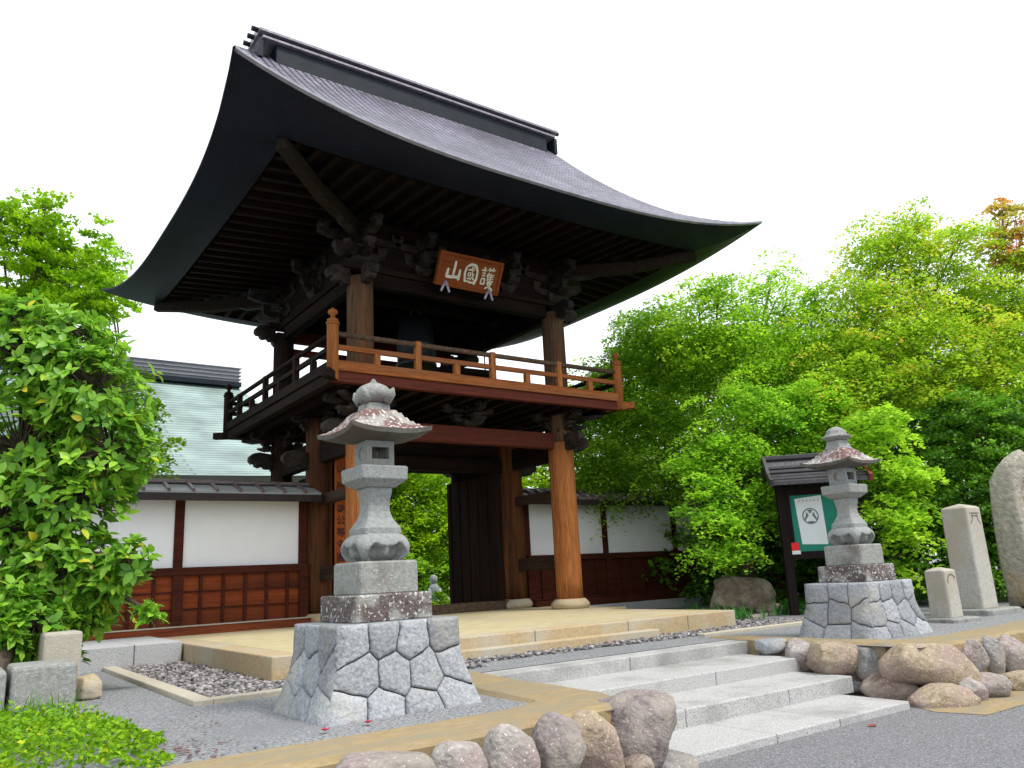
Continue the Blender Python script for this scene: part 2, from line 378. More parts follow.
class MB:
    def __init__(s):
        s.v, s.f, s.sm, s.t = [], [], [], []
        s.uv = None

    def add(s, vs, fs, smooth=False, tone=0.5):
        n = len(s.v)
        s.v.extend([tuple(map(float, p)) for p in vs])
        s.t.extend([tone] * len(vs))
        s.f.extend([tuple(i + n for i in f) for f in fs])
        s.sm.extend([smooth] * len(fs))
        return s

    def box(s, c, size, rz=0.0, M3=None, tone=0.5):
        hx, hy, hz = [k / 2 for k in size]
        P = [Vector((x, y, z)) for z in (-hz, hz) for y in (-hy, hy) for x in (-hx, hx)]
        rot = M3 or Matrix.Rotation(rz, 3, 'Z')
        P = [rot @ p + Vector(c) for p in P]
        return s.add(P, [(0, 2, 3, 1), (4, 5, 7, 6), (0, 1, 5, 4), (2, 6, 7, 3), (0, 4, 6, 2), (1, 3, 7, 5)], tone=tone)

    def bx(s, x0, x1, y0, y1, z0, z1, tone=0.5):
        return s.box(((x0 + x1) / 2, (y0 + y1) / 2, (z0 + z1) / 2), (abs(x1 - x0), abs(y1 - y0), abs(z1 - z0)), tone=tone)

    def hexa(s, bot, top, tone=0.5):
        return s.add(list(bot) + list(top), [(3, 2, 1, 0), (4, 5, 6, 7), (0, 1, 5, 4), (1, 2, 6, 5), (2, 3, 7, 6), (3, 0, 4, 7)], tone=tone)

    def beam(s, p0, p1, w, h, up=(0, 0, 1)):
        p0, p1 = Vector(p0), Vector(p1)
        d = (p1 - p0).normalized()
        sd_ = d.cross(Vector(up)).normalized()
        u_ = sd_.cross(d)
        q = [(-1, -1), (1, -1), (1, 1), (-1, 1)]
        return s.hexa([p0 + sd_ * a * w / 2 + u_ * b * h / 2 for a, b in q], [p1 + sd_ * a * w / 2 + u_ * b * h / 2 for a, b in q])

    def tube(s, pts, rads, n=8, caps=True, smooth=True):
        pts = [Vector(p) for p in pts]
        base = len(s.v)
        V, Fc = [], []
        a = None
        for i, p in enumerate(pts):
            d = (pts[min(i + 1, len(pts) - 1)] - pts[max(i - 1, 0)]).normalized()
            if a is None:
                a = d.orthogonal().normalized()
            a = (a - d * a.dot(d)).normalized()
            b_ = d.cross(a)
            r = rads[i] if hasattr(rads, '__len__') else rads
            for k in range(n):
                t = 2 * math.pi * k / n
                V.append(p + (a * math.cos(t) + b_ * math.sin(t)) * r)
        for i in range(len(pts) - 1):
            for k in range(n):
                k2 = (k + 1) % n
                Fc.append((i * n + k, i * n + k2, (i + 1) * n + k2, (i + 1) * n + k))
        s.add(V, Fc, smooth)
        if caps:
            m = len(pts) - 1
            s.f.append(tuple(base + k for k in reversed(range(n))))
            s.f.append(tuple(base + m * n + k for k in range(n)))
            s.sm += [False, False]
        return s

    def lathe(s, prof, c=(0, 0, 0), n=20, smooth=True, mod=None):
        V, Fc = [], []
        for (r, z) in prof:
            for k in range(n):
                t = 2 * math.pi * k / n
                rr = r * (mod(t, z) if mod else 1)
                V.append((c[0] + rr * math.cos(t), c[1] + rr * math.sin(t), c[2] + z))
        for i in range(len(prof) - 1):
            for k in range(n):
                k2 = (k + 1) % n
                Fc.append((i * n + k, i * n + k2, (i + 1) * n + k2, (i + 1) * n + k))
        m = len(prof) - 1
        base = len(s.v)
        s.add(V, Fc, smooth)
        s.f.append(tuple(base + k for k in reversed(range(n))))
        s.f.append(tuple(base + m * n + k for k in range(n)))
        s.sm += [False, False]
        return s

    def loft(s, secs, c=(0, 0, 0), smooth=False, rz=0.0):
        """square sections (z, half width, corner cut)"""
        V, Fc = [], []
        n = 8
        cr, sr = math.cos(rz), math.sin(rz)
        for (z, h, k) in secs:
            a = h - k
            for x, y in [(a, -h), (h, -a), (h, a), (a, h), (-a, h), (-h, a), (-h, -a), (-a, -h)]:
                V.append((c[0] + x * cr - y * sr, c[1] + x * sr + y * cr, c[2] + z))
        for i in range(len(secs) - 1):
            for k in range(n):
                k2 = (k + 1) % n
                Fc.append((i * n + k, i * n + k2, (i + 1) * n + k2, (i + 1) * n + k))
        m = len(secs) - 1
        Fc.append(tuple(reversed(range(n))))
        Fc.append(tuple(m * n + k for k in range(n)))
        return s.add(V, Fc, smooth)

    def grid(s, fn, nu, nv, smooth=True, flip=False):
        """fn(i,j)-> point; faces between"""
        V = [fn(i, j) for j in range(nv + 1) for i in range(nu + 1)]
        Fc = []
        for j in range(nv):
            for i in range(nu):
                a = j * (nu + 1) + i
                q = (a, a + 1, a + nu + 2, a + nu + 1)
                Fc.append(q[::-1] if flip else q)
        return s.add(V, Fc, smooth)

    def prism(s, poly, fn, d0, d1):
        n = len(poly)
        V = [fn(p, d0) for p in poly] + [fn(p, d1) for p in poly]
        Fc = [tuple(reversed(range(n))), tuple(range(n, 2 * n))] + [(i, (i + 1) % n, n + (i + 1) % n, n + i) for i in range(n)]
        return s.add(V, Fc)

    def ell(s, c, r, n=12, m=8, rot=None, bumpf=0.0, seed=0):
        V, Fc = [], []
        for j in range(m + 1):
            ph = math.pi * j / m - math.pi / 2
            for k in range(n):
                t = 2 * math.pi * k / n
                p = Vector((math.cos(ph) * math.cos(t), math.cos(ph) * math.sin(t), math.sin(ph)))
                if bumpf:
                    p *= 1 + bumpf * mnoise.noise(p * 1.7 + Vector((seed, 0, 0)))
                p = Vector((p.x * r[0], p.y * r[1], p.z * r[2]))
                if rot:
                    p = rot @ p
                V.append(p + Vector(c))
        for j in range(m):
            for k in range(n):
                k2 = (k + 1) % n
                Fc.append((j * n + k, j * n + k2, (j + 1) * n + k2, (j + 1) * n + k))
        return s.add(V, Fc, True)

    def build(s, name, material, parent=None, bevel=0.0, loc=None):
        me = bpy.data.meshes.new(name)
        off = Vector(loc) if loc is not None else None
        vs = [tuple(Vector(p) - off) for p in s.v] if off is not None else s.v
        me.from_pydata(vs, [], s.f)
        me.polygons.foreach_set('use_smooth', s.sm)
        if len(set(s.t)) > 1:
            at_ = me.attributes.new('tone', 'FLOAT', 'POINT')
            at_.data.foreach_set('value', s.t)
        me.materials.append(material)
        me.update()
        o = bpy.data.objects.new(name, me)
        COL.objects.link(o)
        if off is not None:
            o.location = off
        if parent is not None:
            o.parent = parent
            pm = wmat(parent)
            o.matrix_parent_inverse = pm.inverted()
        if bevel:
            bv = o.modifiers.new('edge', 'BEVEL')
            bv.width = bevel
            bv.segments = 2
            bv.limit_method = 'ANGLE'
        return o


def tag(o, label, cat, group=None, kind=None):
    if label:
        o['label'] = label
    if cat:
        o['category'] = cat
    if group:
        o['group'] = group
    if kind:
        o['kind'] = kind
    return o


def thing(name, label, cat, loc=(0, 0, 0), group=None):
    o = bpy.data.objects.new(name, None)
    o.empty_display_size = 0.2
    COL.objects.link(o)
    o.location = loc
    return tag(o, label, cat, group)


def struct(o):
    o['kind'] = 'structure'
    return o


def recalc(o):
    bm = bmesh.new()
    bm.from_mesh(o.data)
    bmesh.ops.recalc_face_normals(bm, faces=bm.faces)
    bm.to_mesh(o.data)
    bm.free()
    return o


# ================================================================== SETTING
GZ = -0.24          # gravel terrace
RZ = -0.72          # road
# road: one sheet to the horizon
mb = MB()
mb.add([(-400, -400, RZ), (400, -400, RZ), (400, -5.0, RZ), (-400, -5.0, RZ)], [(0, 1, 2, 3)])
struct(mb.build('road', M['asphalt']))


def gz(x, y):
    """gravel height: level, sinking a little in the back left corner by the wall"""
    k = max(0.0, min(1.0, (-2.8 - x) / 1.5)) * max(0.0, min(1.0, (y + 3.5) / 3.0))
    return GZ - 0.0 * k


mb = MB()
for (x0, x1, y0, y1) in ((-400, -1.32, -7.5, 500), (-1.32, 2.48, -4.95, 500), (2.48, 400, -7.3, 500)):
    mb.add([(x0, y0, GZ), (x1, y0, GZ), (x1, y1, GZ), (x0, y1, GZ)], [(0, 1, 2, 3)])
struct(mb.build('gravel_ground', M['gravel']))
# earth banks below the terrace edges
mb = MB()
mb.bx(-400, -1.36, -7.46, -7.30, RZ - 0.2, GZ - 0.02)
mb.bx(-1.36 - 0.2, -1.36, -7.29, -4.9, RZ - 0.2, GZ - 0.02)
mb.bx(2.54, 2.74, -7.20, -4.9, RZ - 0.2, GZ - 0.02)
mb.bx(2.54, 400, -7.26, -7.21, RZ - 0.2, GZ - 0.02)
struct(mb.build('terrain_bank', M['earth']))
# sandy strip at the foot of the boulders
mb = MB()
mb.add([(2.2, -7.2, RZ + .004), (1.95, -7.62, RZ + .004), (2.06, -8.02, RZ + .004), (2.9, -8.03, RZ + .004), (4.4, -8.0, RZ + .004), (9, -7.9, RZ + .004), (9, -7.2, RZ + .004)], [tuple(range(7))])
struct(mb.build('sandy_path_edge', M['kerb']))

# granite steps
st = thing('stone_steps', 'four broad pale granite steps rising from the asphalt to the gate', 'steps', (0.6, -6.3, RZ))
SZ = (-0.245, -0.378, -0.51, -0.655)
for i, (x0, x1, yf, yb) in enumerate(((-1.22, 2.55, -5.23, -4.42), (-1.22, 2.36, -6.00, -5.15), (-1.22, 2.24, -6.68, -5.9), (-1.22, 2.00, -7.38, -6.6))):
    cuts = [x0] + sorted([x0 + (x1 - x0) * k for k in ((.48,), (.62,), (.30, .70), (.40, .66))[i]]) + [x1]
    p = None
    for a, b in zip(cuts[:-1], cuts[1:]):
        if p is None:
            p = MB()
        p.bx(a + 0.003, b - 0.003, yf, yb, SZ[i] - 0.16, SZ[i])
    p.build('step', M['step'], st, bevel=0.012)

# platform
XL, XR, YF, YB = -2.70, 3.98, -3.84, 6.2
pf = thing('stone_platform', 'low ochre stone platform with kerb blocks under the gate', 'platform', (0.95, 0, GZ))
mb = MB()
mb.bx(XL + 0.31, XR - 0.31, YF + 0.31, YB, GZ - 0.1, -0.004)
mb.bx(XR - .32, 4.34, -.60, YB, GZ - 0.1, -0.0045)
mb.build('paving', M['paving'], pf)
KZ = 0.0


def kerbstone(x0, x1, y0, y1, z0=GZ - 0.08, z1=0.0):
    mb_ = MB()
    mb_.bx(x0 + .003, x1 - .003, y0 + .003, y1 - .003, z0, z1)
    mb_.build('kerb_stone', M['ochre'], pf, bevel=0.014)


for a, b in ((XL, -1.0), (-1.0, 0.42), (0.42, 1.9), (1.9, 3.0), (3.0, XR)):
    if b <= 0.42:
        kerbstone(a, b, YF, YF + 0.3)
    else:
        kerbstone(a, b, YF, YF + 0.3)
ys = [YF + 0.3, -2.3, -1.0, 0.4, 1.3]
for a, b in zip(ys[:-1], ys[1:]):
    kerbstone(XL, XL + 0.3, a, b)
ys = [YF + 0.3, -2.2, -0.9]
for a, b in zip(ys[:-1], ys[1:]):
    kerbstone(XR - 0.3, XR, a, b)
kerbstone(XR - .3, 4.64, -.9, -.6)
kerbstone(4.34, 4.64, -.6, 1.3)
mb = MB()
mb.bx(-0.72, 2.28, YF - 0.17, YF - 0.004, GZ - 0.05, -0.125)
mb.build('lower_step', M['ochre'], pf, bevel=0.015)

# gravel strip kerbs
kb = thing('narrow_kerb', 'narrow pale kerb bounding the pebble strip left of the platform', 'kerb', (-3.5, -3, GZ))
mb = MB()
mb.bx(-3.62, -3.47, -4.75, 0.3, GZ - 0.1, GZ + 0.045)
mb.bx(-3.47, -1.25, -4.75, -4.63, GZ - 0.1, GZ + 0.045)
mb.build('kerb_run', M['kerb_pale'], kb, bevel=0.01)
kb = thing('narrow_kerb', 'narrow pale kerb bounding the pebble strip right of the platform', 'kerb', (5.5, -3, GZ))
mb = MB()
mb.bx(2.62, 7.0, -4.45, -4.33, GZ - 0.1, GZ + 0.04)
mb.bx(5.42, 8.5, -2.75, -2.63, GZ - 0.1, GZ + 0.04)
mb.build('kerb_run', M['kerb_pale'], kb, bevel=0.01)

# concrete edging of the terraces
kb = thing('terrace_kerb', 'ochre concrete edging around the left lantern terrace', 'kerb', (-2.5, -7.3, GZ))
mb = MB()
nseg = 26
path = [(-30, -7.28), (-6, -7.28), (-4, -7.27), (-3, -7.30), (-2.2, -7.28), (-1.75, -7.2), (-1.6, -6.9), (-1.58, -6.2), (-1.42, -5.2), (-1.32, -4.78)]
wd = [.27, .27, .27, .27, .27, .30, .30, .28, .22, .16]


def ribbon(path, wd, z0, z1, sub=4, jit=0.012):
    out = MB()
    P = [Vector((x, y, 0)) for x, y in path]
    pts, ws = [], []
    for i in range(len(P) - 1):
        for k in range(sub):
            t = k / sub
            pts.append(P[i].lerp(P[i + 1], t))
            ws.append(wd[i] * (1 - t) + wd[i + 1] * t)
    pts.append(P[-1])
    ws.append(wd[-1])
    V = []
    for i, p in enumerate(pts):
        d = (pts[min(i + 1, len(pts) - 1)] - pts[max(i - 1, 0)]).normalized()
        n = Vector((-d.y, d.x, 0))
        j = jit * mnoise.noise(p * 2.3)
        w = ws[i]
        for off, z in ((-w, z0), (-w, z1 - .03 + j), (-w + .04, z1 + j), (w - .04, z1 + j), (w, z1 - .03 + j), (w, z0)):
            V.append(p + n * off + Vector((0, 0, z)))
    F_ = []
    m = 6
    for i in range(len(pts) - 1):
        for k in range(m - 1):
            F_.append((i * m + k, (i + 1) * m + k, (i + 1) * m + k + 1, i * m + k + 1))
    F_ += [tuple(range(m)), tuple((len(pts) - 1) * m + k for k in reversed(range(m)))]
    out.add(V, F_)
    return out


recalc(ribbon(path, wd, RZ - 0.05, GZ + 0.03).build('edging', M['kerb'], kb))
kb = thing('terrace_kerb', 'ochre concrete edging around the right lantern terrace', 'kerb', (2.8, -7.1, GZ))
path = [(2.62, -4.6), (2.66, -5.2), (2.68, -6.2), (2.76, -6.8), (3.05, -7.1), (3.6, -7.16), (5, -7.12), (7, -6.95), (12, -6.6), (30, -6)]
recalc(ribbon(path, [.12, .18, .2, .24, .28, .26, .26, .25, .25, .25], RZ - 0.05, GZ + 0.02).build('edging', M['kerb'], kb))


# pebble strips
def pebbles(areas, n, name):
    ico = []
    bm = bmesh.new()
    bmesh.ops.create_icosphere(bm, subdivisions=1, radius=1)
    bm.verts.ensure_lookup_table()
    bv = np.array([v.co[:] for v in bm.verts])
    bf = np.array([[v.index for v in f.verts] for f in bm.faces])
    bm.free()
    V, Fc, T = [], [], []
    tot = sum((x1 - x0) * (y1 - y0) for x0, x1, y0, y1 in areas)
    k = 0
    for (x0, x1, y0, y1) in areas:
        for _ in range(int(n * (x1 - x0) * (y1 - y0) / tot)):
            r = rng.uniform(.016, .036)
            sc = np.array([1, rng.uniform(.6, 1), rng.uniform(.4, .7)]) * r
            a = rng.uniform(0, 6.28)
            p = bv * (1 + .15 * rng.standard_normal((len(bv), 1))) * sc
            q = np.stack([p[:, 0] * math.cos(a) - p[:, 1] * math.sin(a), p[:, 0] * math.sin(a) + p[:, 1] * math.cos(a), p[:, 2]], 1)
            V.append(q + np.array([rng.uniform(x0, x1), rng.uniform(y0, y1), GZ + .012 + rng.uniform(-.01, .02)]))
            Fc.append(bf + k * len(bv))
            T.append(np.full(len(bv), rng.uniform(0, 1) ** 1.3))
            k += 1
    return raw(name, np.concatenate(V), np.concatenate(Fc), np.concatenate(T), M['pebble'])


def raw(name, V, Fc, T, material, parent=None, smooth=False, loc=None):
    me = bpy.data.meshes.new(name)
    if loc is not None:
        V = V - np.array(loc)
    nv, nf, k = len(V), len(Fc), Fc.shape[1]
    me.vertices.add(nv)
    me.vertices.foreach_set('co', V.astype(np.float32).ravel())
    me.loops.add(nf * k)
    me.loops.foreach_set('vertex_index', Fc.astype(np.int32).ravel())
    me.polygons.add(nf)
    me.polygons.foreach_set('loop_start', np.arange(0, nf * k, k, dtype=np.int32))
    me.polygons.foreach_set('loop_total', np.full(nf, k, dtype=np.int32))
    me.update(calc_edges=True)
    if smooth:
        me.polygons.foreach_set('use_smooth', np.ones(nf, dtype=bool))
    if T is not None:
        a = me.attributes.new('tone', 'FLOAT', 'POINT')
        a.data.foreach_set('value', T.astype(np.float32))
    me.materials.append(material)
    o = bpy.data.objects.new(name, me)
    COL.objects.link(o)
    if loc is not None:
        o.location = loc
    if parent is not None:
        o.parent = parent
        o.matrix_parent_inverse = wmat(parent).inverted()
    return o


pb = pebbles([(-3.46, -2.71, -4.62, -0.56), (-2.71, -.75, -4.60, -3.86), (-.75, 2.3, -4.26, -4.02), (2.3, 4.0, -4.26, -3.86), (4.0, 5.4, -4.26, -3.6), (4.0, 5.4, -3.6, -0.92)], 7000, 'pebbles')
tag(pb, 'loose purplish grey pebbles in the strip round the platform', 'pebbles', kind='stuff')

# ================================================================== THE GATE
W, D, DM, OV = 4.1, 3.65, 1.735, 0.83
gate = thing('temple_gate', 'two storey dark wooden temple gate with sweeping copper roof and orange balcony', 'gate', (W / 2, D / 2, 0))


def post(x, y, z0, z1, r, material, taper=0.96, base=True, name='column'):
    m_ = MB()
    zs = np.linspace(z0, z1, 9)
    m_.tube([(x, y, z) for z in zs], [r * (1 - (1 - taper) * (z - z0) / (z1 - z0)) for z in zs], 20)
    o = m_.build(name, material, gate)
    return o


def basestone(x, y, r, parent):
    m_ = MB()
    m_.lathe([(r * 1.15, -0.02), (r * 1.34, 0.0), (r * 1.46, 0.05), (r * 1.43, 0.09), (r * 1.24, 0.145), (r * 1.10, 0.17)], (x, y, 0), 20)
    m_.build('base_stone', M['ochre'], parent)


for (x, y) in ((0, 0), (W, 0)):
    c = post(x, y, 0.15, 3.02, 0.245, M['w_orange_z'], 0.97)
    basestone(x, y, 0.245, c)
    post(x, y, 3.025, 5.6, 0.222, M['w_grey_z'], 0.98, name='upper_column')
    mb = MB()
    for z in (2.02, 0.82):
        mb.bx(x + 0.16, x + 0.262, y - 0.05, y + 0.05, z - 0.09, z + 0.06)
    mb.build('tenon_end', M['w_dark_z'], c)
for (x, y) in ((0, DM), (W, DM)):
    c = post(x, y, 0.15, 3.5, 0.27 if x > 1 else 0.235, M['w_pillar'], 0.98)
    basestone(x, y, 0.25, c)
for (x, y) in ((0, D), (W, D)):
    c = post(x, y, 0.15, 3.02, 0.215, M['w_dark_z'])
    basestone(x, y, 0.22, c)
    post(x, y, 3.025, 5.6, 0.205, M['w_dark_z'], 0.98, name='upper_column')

# lower beams
for (y, m_, zz) in ((0, 'w_red_x', (2.90, 3.19)), (D, 'w_dark_x', (2.90, 3.19))):
    mb = MB()
    mb.bx(0.2, W - 0.2, y - 0.09, y + 0.09, *zz)
    mb.build('tie_beam', M[m_], gate, bevel=0.012)
mb = MB()
mb.bx(0.2, W - 0.2, DM - 0.11, DM + 0.11, 2.66, 2.92)
mb.build('lintel', M['w_dark_x'], gate, bevel=0.012)
mb = MB()
mb.bx(0.2, W - 0.2, DM - 0.03, DM + 0.03, 2.92, 3.55)
mb.build('transom_board', M['w_dark_x'], gate)
mb = MB()
mb.bx(0.22, W - 0.22, DM - 0.16, DM + 0.16, -0.004, 0.16)
mb.build('threshold', M['w_tie'], gate, bevel=0.015)
for x in (0, W):
    for (y0, y1) in ((0.2, DM - 0.24), (DM + 0.24, D - 0.2)):
        mb = MB()
        mb.bx(x - 0.085, x + 0.085, y0, y1, 2.70, 3.12)
        mb.build('side_beam', M['w_dark_y'], gate, bevel=0.012)
    mb = MB()
    mb.bx(x - 0.06, x + 0.06, 0.2, DM - 0.2, 1.98, 2.16)
    mb.build('penetrating_tie', M['w_tie2'], gate, bevel=0.01)
    mb = MB()
    mb.bx(x - 0.065, x + 0.065, 0.2, DM - 0.2, 0.70, 0.94)
    mb.build('penetrating_tie', M['w_tie2'], gate, bevel=0.01)
    mb = MB()
    mb.bx(x - 0.06, x + 0.06, DM + 0.2, D - 0.2, 2.1, 2.25)
    mb.build('penetrating_tie', M['w_dark_y'], gate, bevel=0.01)


def nose(x, y, z, dx, dy, name='carved_nose', L=0.46, h=0.30, parent=None):
    """curled beam end: extruded cloud outline"""
    poly = [(0, .12), (.25, .15), (.36, .13), (.44, .06), (.45, -.02), (.40, -.08), (.34, -.07), (.33, -.12), (.26, -.15), (.18, -.12), (.14, -.17), (.05, -.17), (0, -.15)]
    d = Vector((dx, dy, 0)).normalized()
    n_ = Vector((-d.y, d.x, 0))
    fn = lambda p, k: Vector((x, y, z)) + d * (p[0] * L / .45) + Vector((0, 0, p[1] * h / .3)) + n_ * k
    m_ = MB().prism(poly, fn, -.075, .075)
    return recalc(m_.build(name, M['bracket'], parent or gate, bevel=0.015))


for (x, y) in ((0, 0), (W, 0), (0, D), (W, D)):
    sx = -1 if x == 0 else 1
    sy = -1 if y == 0 else 1
    nose(x + sx * 0.2, y, 3.03, sx, 0)
    nose(x, y + sy * 0.2, 3.03, 0, sy)
for x in (0, W):
    sx = -1 if x == 0 else 1
    nose(x + sx * 0.22, DM, 2.78, sx, 0)


def bracket(x, y, z0, z1, sx, sy, rows=2, reach=0.55, name='bracket_set'):
    """stacked bearing blocks and arms"""
    m_ = MB()
    H = z1 - z0
    hh = H / (rows + .4)

    def masu(cx, cy, z, s_, h_):
        a, b_ = s_ * 0.62, s_
        m_.hexa([(cx - a, cy - a, z), (cx + a, cy - a, z), (cx + a, cy + a, z), (cx - a, cy + a, z)],
                [(cx - b_, cy - b_, z + h_ * .45), (cx + b_, cy - b_, z + h_ * .45), (cx + b_, cy + b_, z + h_ * .45), (cx - b_, cy + b_, z + h_ * .45)])
        m_.bx(cx - b_, cx + b_, cy - b_, cy + b_, z + h_ * .45, z + h_)

    masu(x, y, z0, 0.17, hh * .5)
    z = z0 + hh * .4
    for r_ in range(rows):
        L = reach * (0.6 + 0.4 * r_ / max(1, rows - 1))
        k = hh * .42
        for (dx, dy) in ((1, 0), (0, 1)):
            n_ = (-dy, dx)
            poly = [(-L, k), (L, k), (L, k * .45), (L * .72, 0), (-L * .72, 0), (-L, k * .45)]
            fn = lambda p, q, dx=dx, dy=dy, n_=n_, z=z: Vector((x + dx * p[0] + n_[0] * q, y + dy * p[0] + n_[1] * q, z + p[1] + 0.002 * dx))
            m_.prism(poly, fn, -.06, .06)
            for e in (-1, 1):
                masu(x + dx * e * L * .86, y + dy * e * L * .86, z + k + .003, 0.085, hh * .4)
        masu(x, y, z + k + .003, 0.10, hh * .4)
        # diagonal arm on the corners
        if sx and sy:
            Ld = L * 1.35
            d = Vector((sx, sy, 0)).normalized()
            n2 = Vector((-d.y, d.x, 0))
            fn = lambda p, q: Vector((x, y, z + .004)) + d * p[0] + n2 * q + Vector((0, 0, p[1]))
            m_.prism([(0, k), (Ld, k), (Ld, k * .5), (Ld * .8, 0), (0, 0)], fn, -.06, .06)
        z += hh
    return recalc(m_.build(name, M['bracket'], gate))


for (x, y) in ((0, 0), (W, 0), (0, D), (W, D)):
    bracket(x, y, 3.17, 3.60, -1 if x == 0 else 1, -1 if y == 0 else 1, 2, 0.62)
for x in (W / 2,):
    for y in (0, D):
        bracket(x, y, 3.20, 3.60, 0, 0, 2, 0.5)
for x in (0, W):
    bracket(x, DM, 3.20, 3.60, 0, 0, 2, 0.5)

# balcony (part) with its floor, rails, posts (sub-parts)
BZ = 3.72
mb = MB()
mb.bx(-OV + .06, W + OV - .06, -OV + .06, D + OV - .06, BZ - 0.09, BZ)
balc = mb.build('balcony', M['w_dark_x'], gate)


def sub(m_, name, material, parent, bevel=0.008):
    return m_.build(name, material, parent, bevel=bevel)


bX0, bX1, bY0, bY1 = -OV, W + OV, -OV, D + OV
# edge beams
sub(MB().bx(bX0 - .05, bX1 + .05, bY0 - .055, bY0 + .055, BZ + 0.005, BZ + 0.16), 'edge_beam', M['w_orange_x'], balc)
sub(MB().bx(bX0 - .02, bX1 + .02, bY0 - .02, bY0 + .10, BZ - 0.16, BZ), 'edge_fascia', M['w_red_x'], balc)
sub(MB().bx(bX0 - .05, bX1 + .05, bY1 - .055, bY1 + .055, BZ + 0.005, BZ + 0.16), 'edge_beam', M['w_dark_x'], balc)
sub(MB().bx(bX0 - .02, bX1 + .02, bY1 - .1, bY1 + .02, BZ - 0.16, BZ), 'edge_fascia', M['w_dark_x'], balc)
for x, sgn in ((bX0, 1), (bX1, -1)):
    sub(MB().bx(x - .055, x + .055, bY0 + .06, bY1 - .06, BZ + 0.005, BZ + 0.16), 'edge_beam', M['w_dark_y'], balc)
    sub(MB().bx(x - .02 * sgn, x + .1 * sgn, bY0 + .12, bY1 - .12, BZ - 0.16, BZ), 'edge_fascia', M['w_dark_y'], balc)
# projecting beam ends at the corners
for x, y, mt in ((bX0, bY0, 'w_dark_y'), (bX0, bY1, 'w_dark_y'), (bX1, bY0, 'w_orange_x'), (bX1, bY1, 'w_dark_y')):
    sx = -1 if x < 0 else 1
    sy = -1 if y < 0 else 1
    a = Vector((x - sx * .3, y - sy * .3, BZ - .1))
    b = Vector((x + sx * .2, y + sy * .2, BZ - .08))
    sub(MB().beam(a, b, .13, .13), 'corner_beam_end', M[mt], balc)
# joists seen from below
for i, x in enumerate(np.linspace(bX0 + .3, bX1 - .3, 15)):
    sub(MB().bx(x - .045, x + .045, bY0 + .12, bY1 - .12, BZ - .19, BZ - .092), 'joist', M['w_dark_y'], balc, 0)
# corner posts with onion finials
for x, y, mt in ((bX0, bY0, 'w_orange_z'), (bX1, bY0, 'w_orange_z'), (bX0, bY1, 'w_dark_z'), (bX1, bY1, 'w_dark_z')):
    zt = 4.70
    m_ = MB()
    m_.lathe([(.088, BZ - .14), (.088, zt - .27), (.088, zt - .268)], (x, y, 0), 20)
    m_.lathe([(.100, zt - .266), (.102, zt - .235)], (x, y, 0), 20)
    m_.lathe([(.086, zt - .233), (.086, zt - .185), (.05, zt - .165)], (x, y, 0), 20)
    m_.lathe([(.034, zt - .19), (.034, zt - .115), (.07, zt - .09), (.078, zt - .065), (.062, zt - .035), (.024, zt - .015), (.012, zt)], (x, y, 0), 20)
    sub(m_, 'corner_post', M[mt], balc, 0)
# rails
RZs = (3.885, 4.09, 4.30)
for side in range(4):
    horiz = side in (0, 1)
    y = bY0 if side == 0 else bY1
    x = bX0 if side == 2 else bX1
    mm = {0: 'w_orange_x', 1: 'w_dark_x', 2: 'w_dark_y', 3: 'w_dark_y'}[side]
    top = {0: 'w_grey_z', 1: 'w_dark_x', 2: 'w_dark_y', 3: 'w_dark_y'}[side]
    if horiz:
        sub(MB().bx(bX0 + .08, bX1 - .08, y - .03, y + .03, RZs[1] - .04, RZs[1] + .04), 'middle_rail', M[mm], balc)
        sub(MB().tube([(bX0 + .07, y, RZs[2]), (bX1 - .07, y, RZs[2])], .042, 12), 'top_rail', M['w_dark_x' if side else 'w_tie'], balc, 0)
        for k, xx in enumerate(np.linspace(bX0, bX1, 9)[1:-1]):
            zt = RZs[2] - .03 if k % 2 == 0 else RZs[1] - .04
            zt = RZs[2] + .05 if k % 2 == 1 else RZs[1] - .041
            sub(MB().bx(xx - .05, xx + .05, y - .045, y + .045, BZ + .16, zt), 'baluster', M['w_orange_z' if side == 0 else 'w_dark_z'], balc)
    else:
        sub(MB().bx(x - .03, x + .03, bY0 + .08, bY1 - .08, RZs[1] - .04, RZs[1] + .04), 'middle_rail', M['w_dark_y'], balc)
        sub(MB().tube([(x, bY0 + .07, RZs[2]), (x, bY1 - .07, RZs[2])], .042, 12), 'top_rail', M['w_dark_y'], balc, 0)
        for k, yy in enumerate(np.linspace(bY0, bY1, 8)[1:-1]):
            zt = RZs[2] + .03 if k % 2 == 1 else RZs[1] - .041
            sub(MB().bx(x - .045, x + .045, yy - .05, yy + .05, BZ + .16, zt), 'baluster', M['w_dark_z'], balc)

# upper beams
for y in (0, D):
    mb = MB()
    mb.bx(0.2, W - 0.2, y - 0.085, y + 0.085, 5.48, 5.72)
    mb.build('upper_tie_beam', M['w_red_x' if y else 'w_dark_x'], gate, bevel=0.012)
    mb = MB()
    mb.bx(-0.35, W + 0.35, y - 0.13, y + 0.13, 5.722, 5.83)
    mb.build('wall_plate', M['w_dark_x'], gate, bevel=0.012)
    mb = MB()
    mb.bx(-0.1, W + 0.1, y - 0.03, y + 0.03, 5.83, 6.76)
    mb.build('frieze_board', M['w_dark_x'], gate)
for x in (0, W):
    mb = MB()
    mb.bx(x - 0.085, x + 0.085, 0.2, D - 0.2, 5.48, 5.72)
    mb.build('upper_side_beam', M['w_dark_y'], gate, bevel=0.012)
    mb = MB()
    mb.bx(x - 0.13, x + 0.13, 0.135, D - 0.135, 5.722, 5.83)
    mb.build('wall_plate', M['w_dark_y'], gate, bevel=0.012)
    mb = MB()
    mb.bx(x - 0.03, x + 0.03, 0.04, D - 0.04, 5.83, 6.76)
    mb.build('frieze_board', M['w_dark_y'], gate)
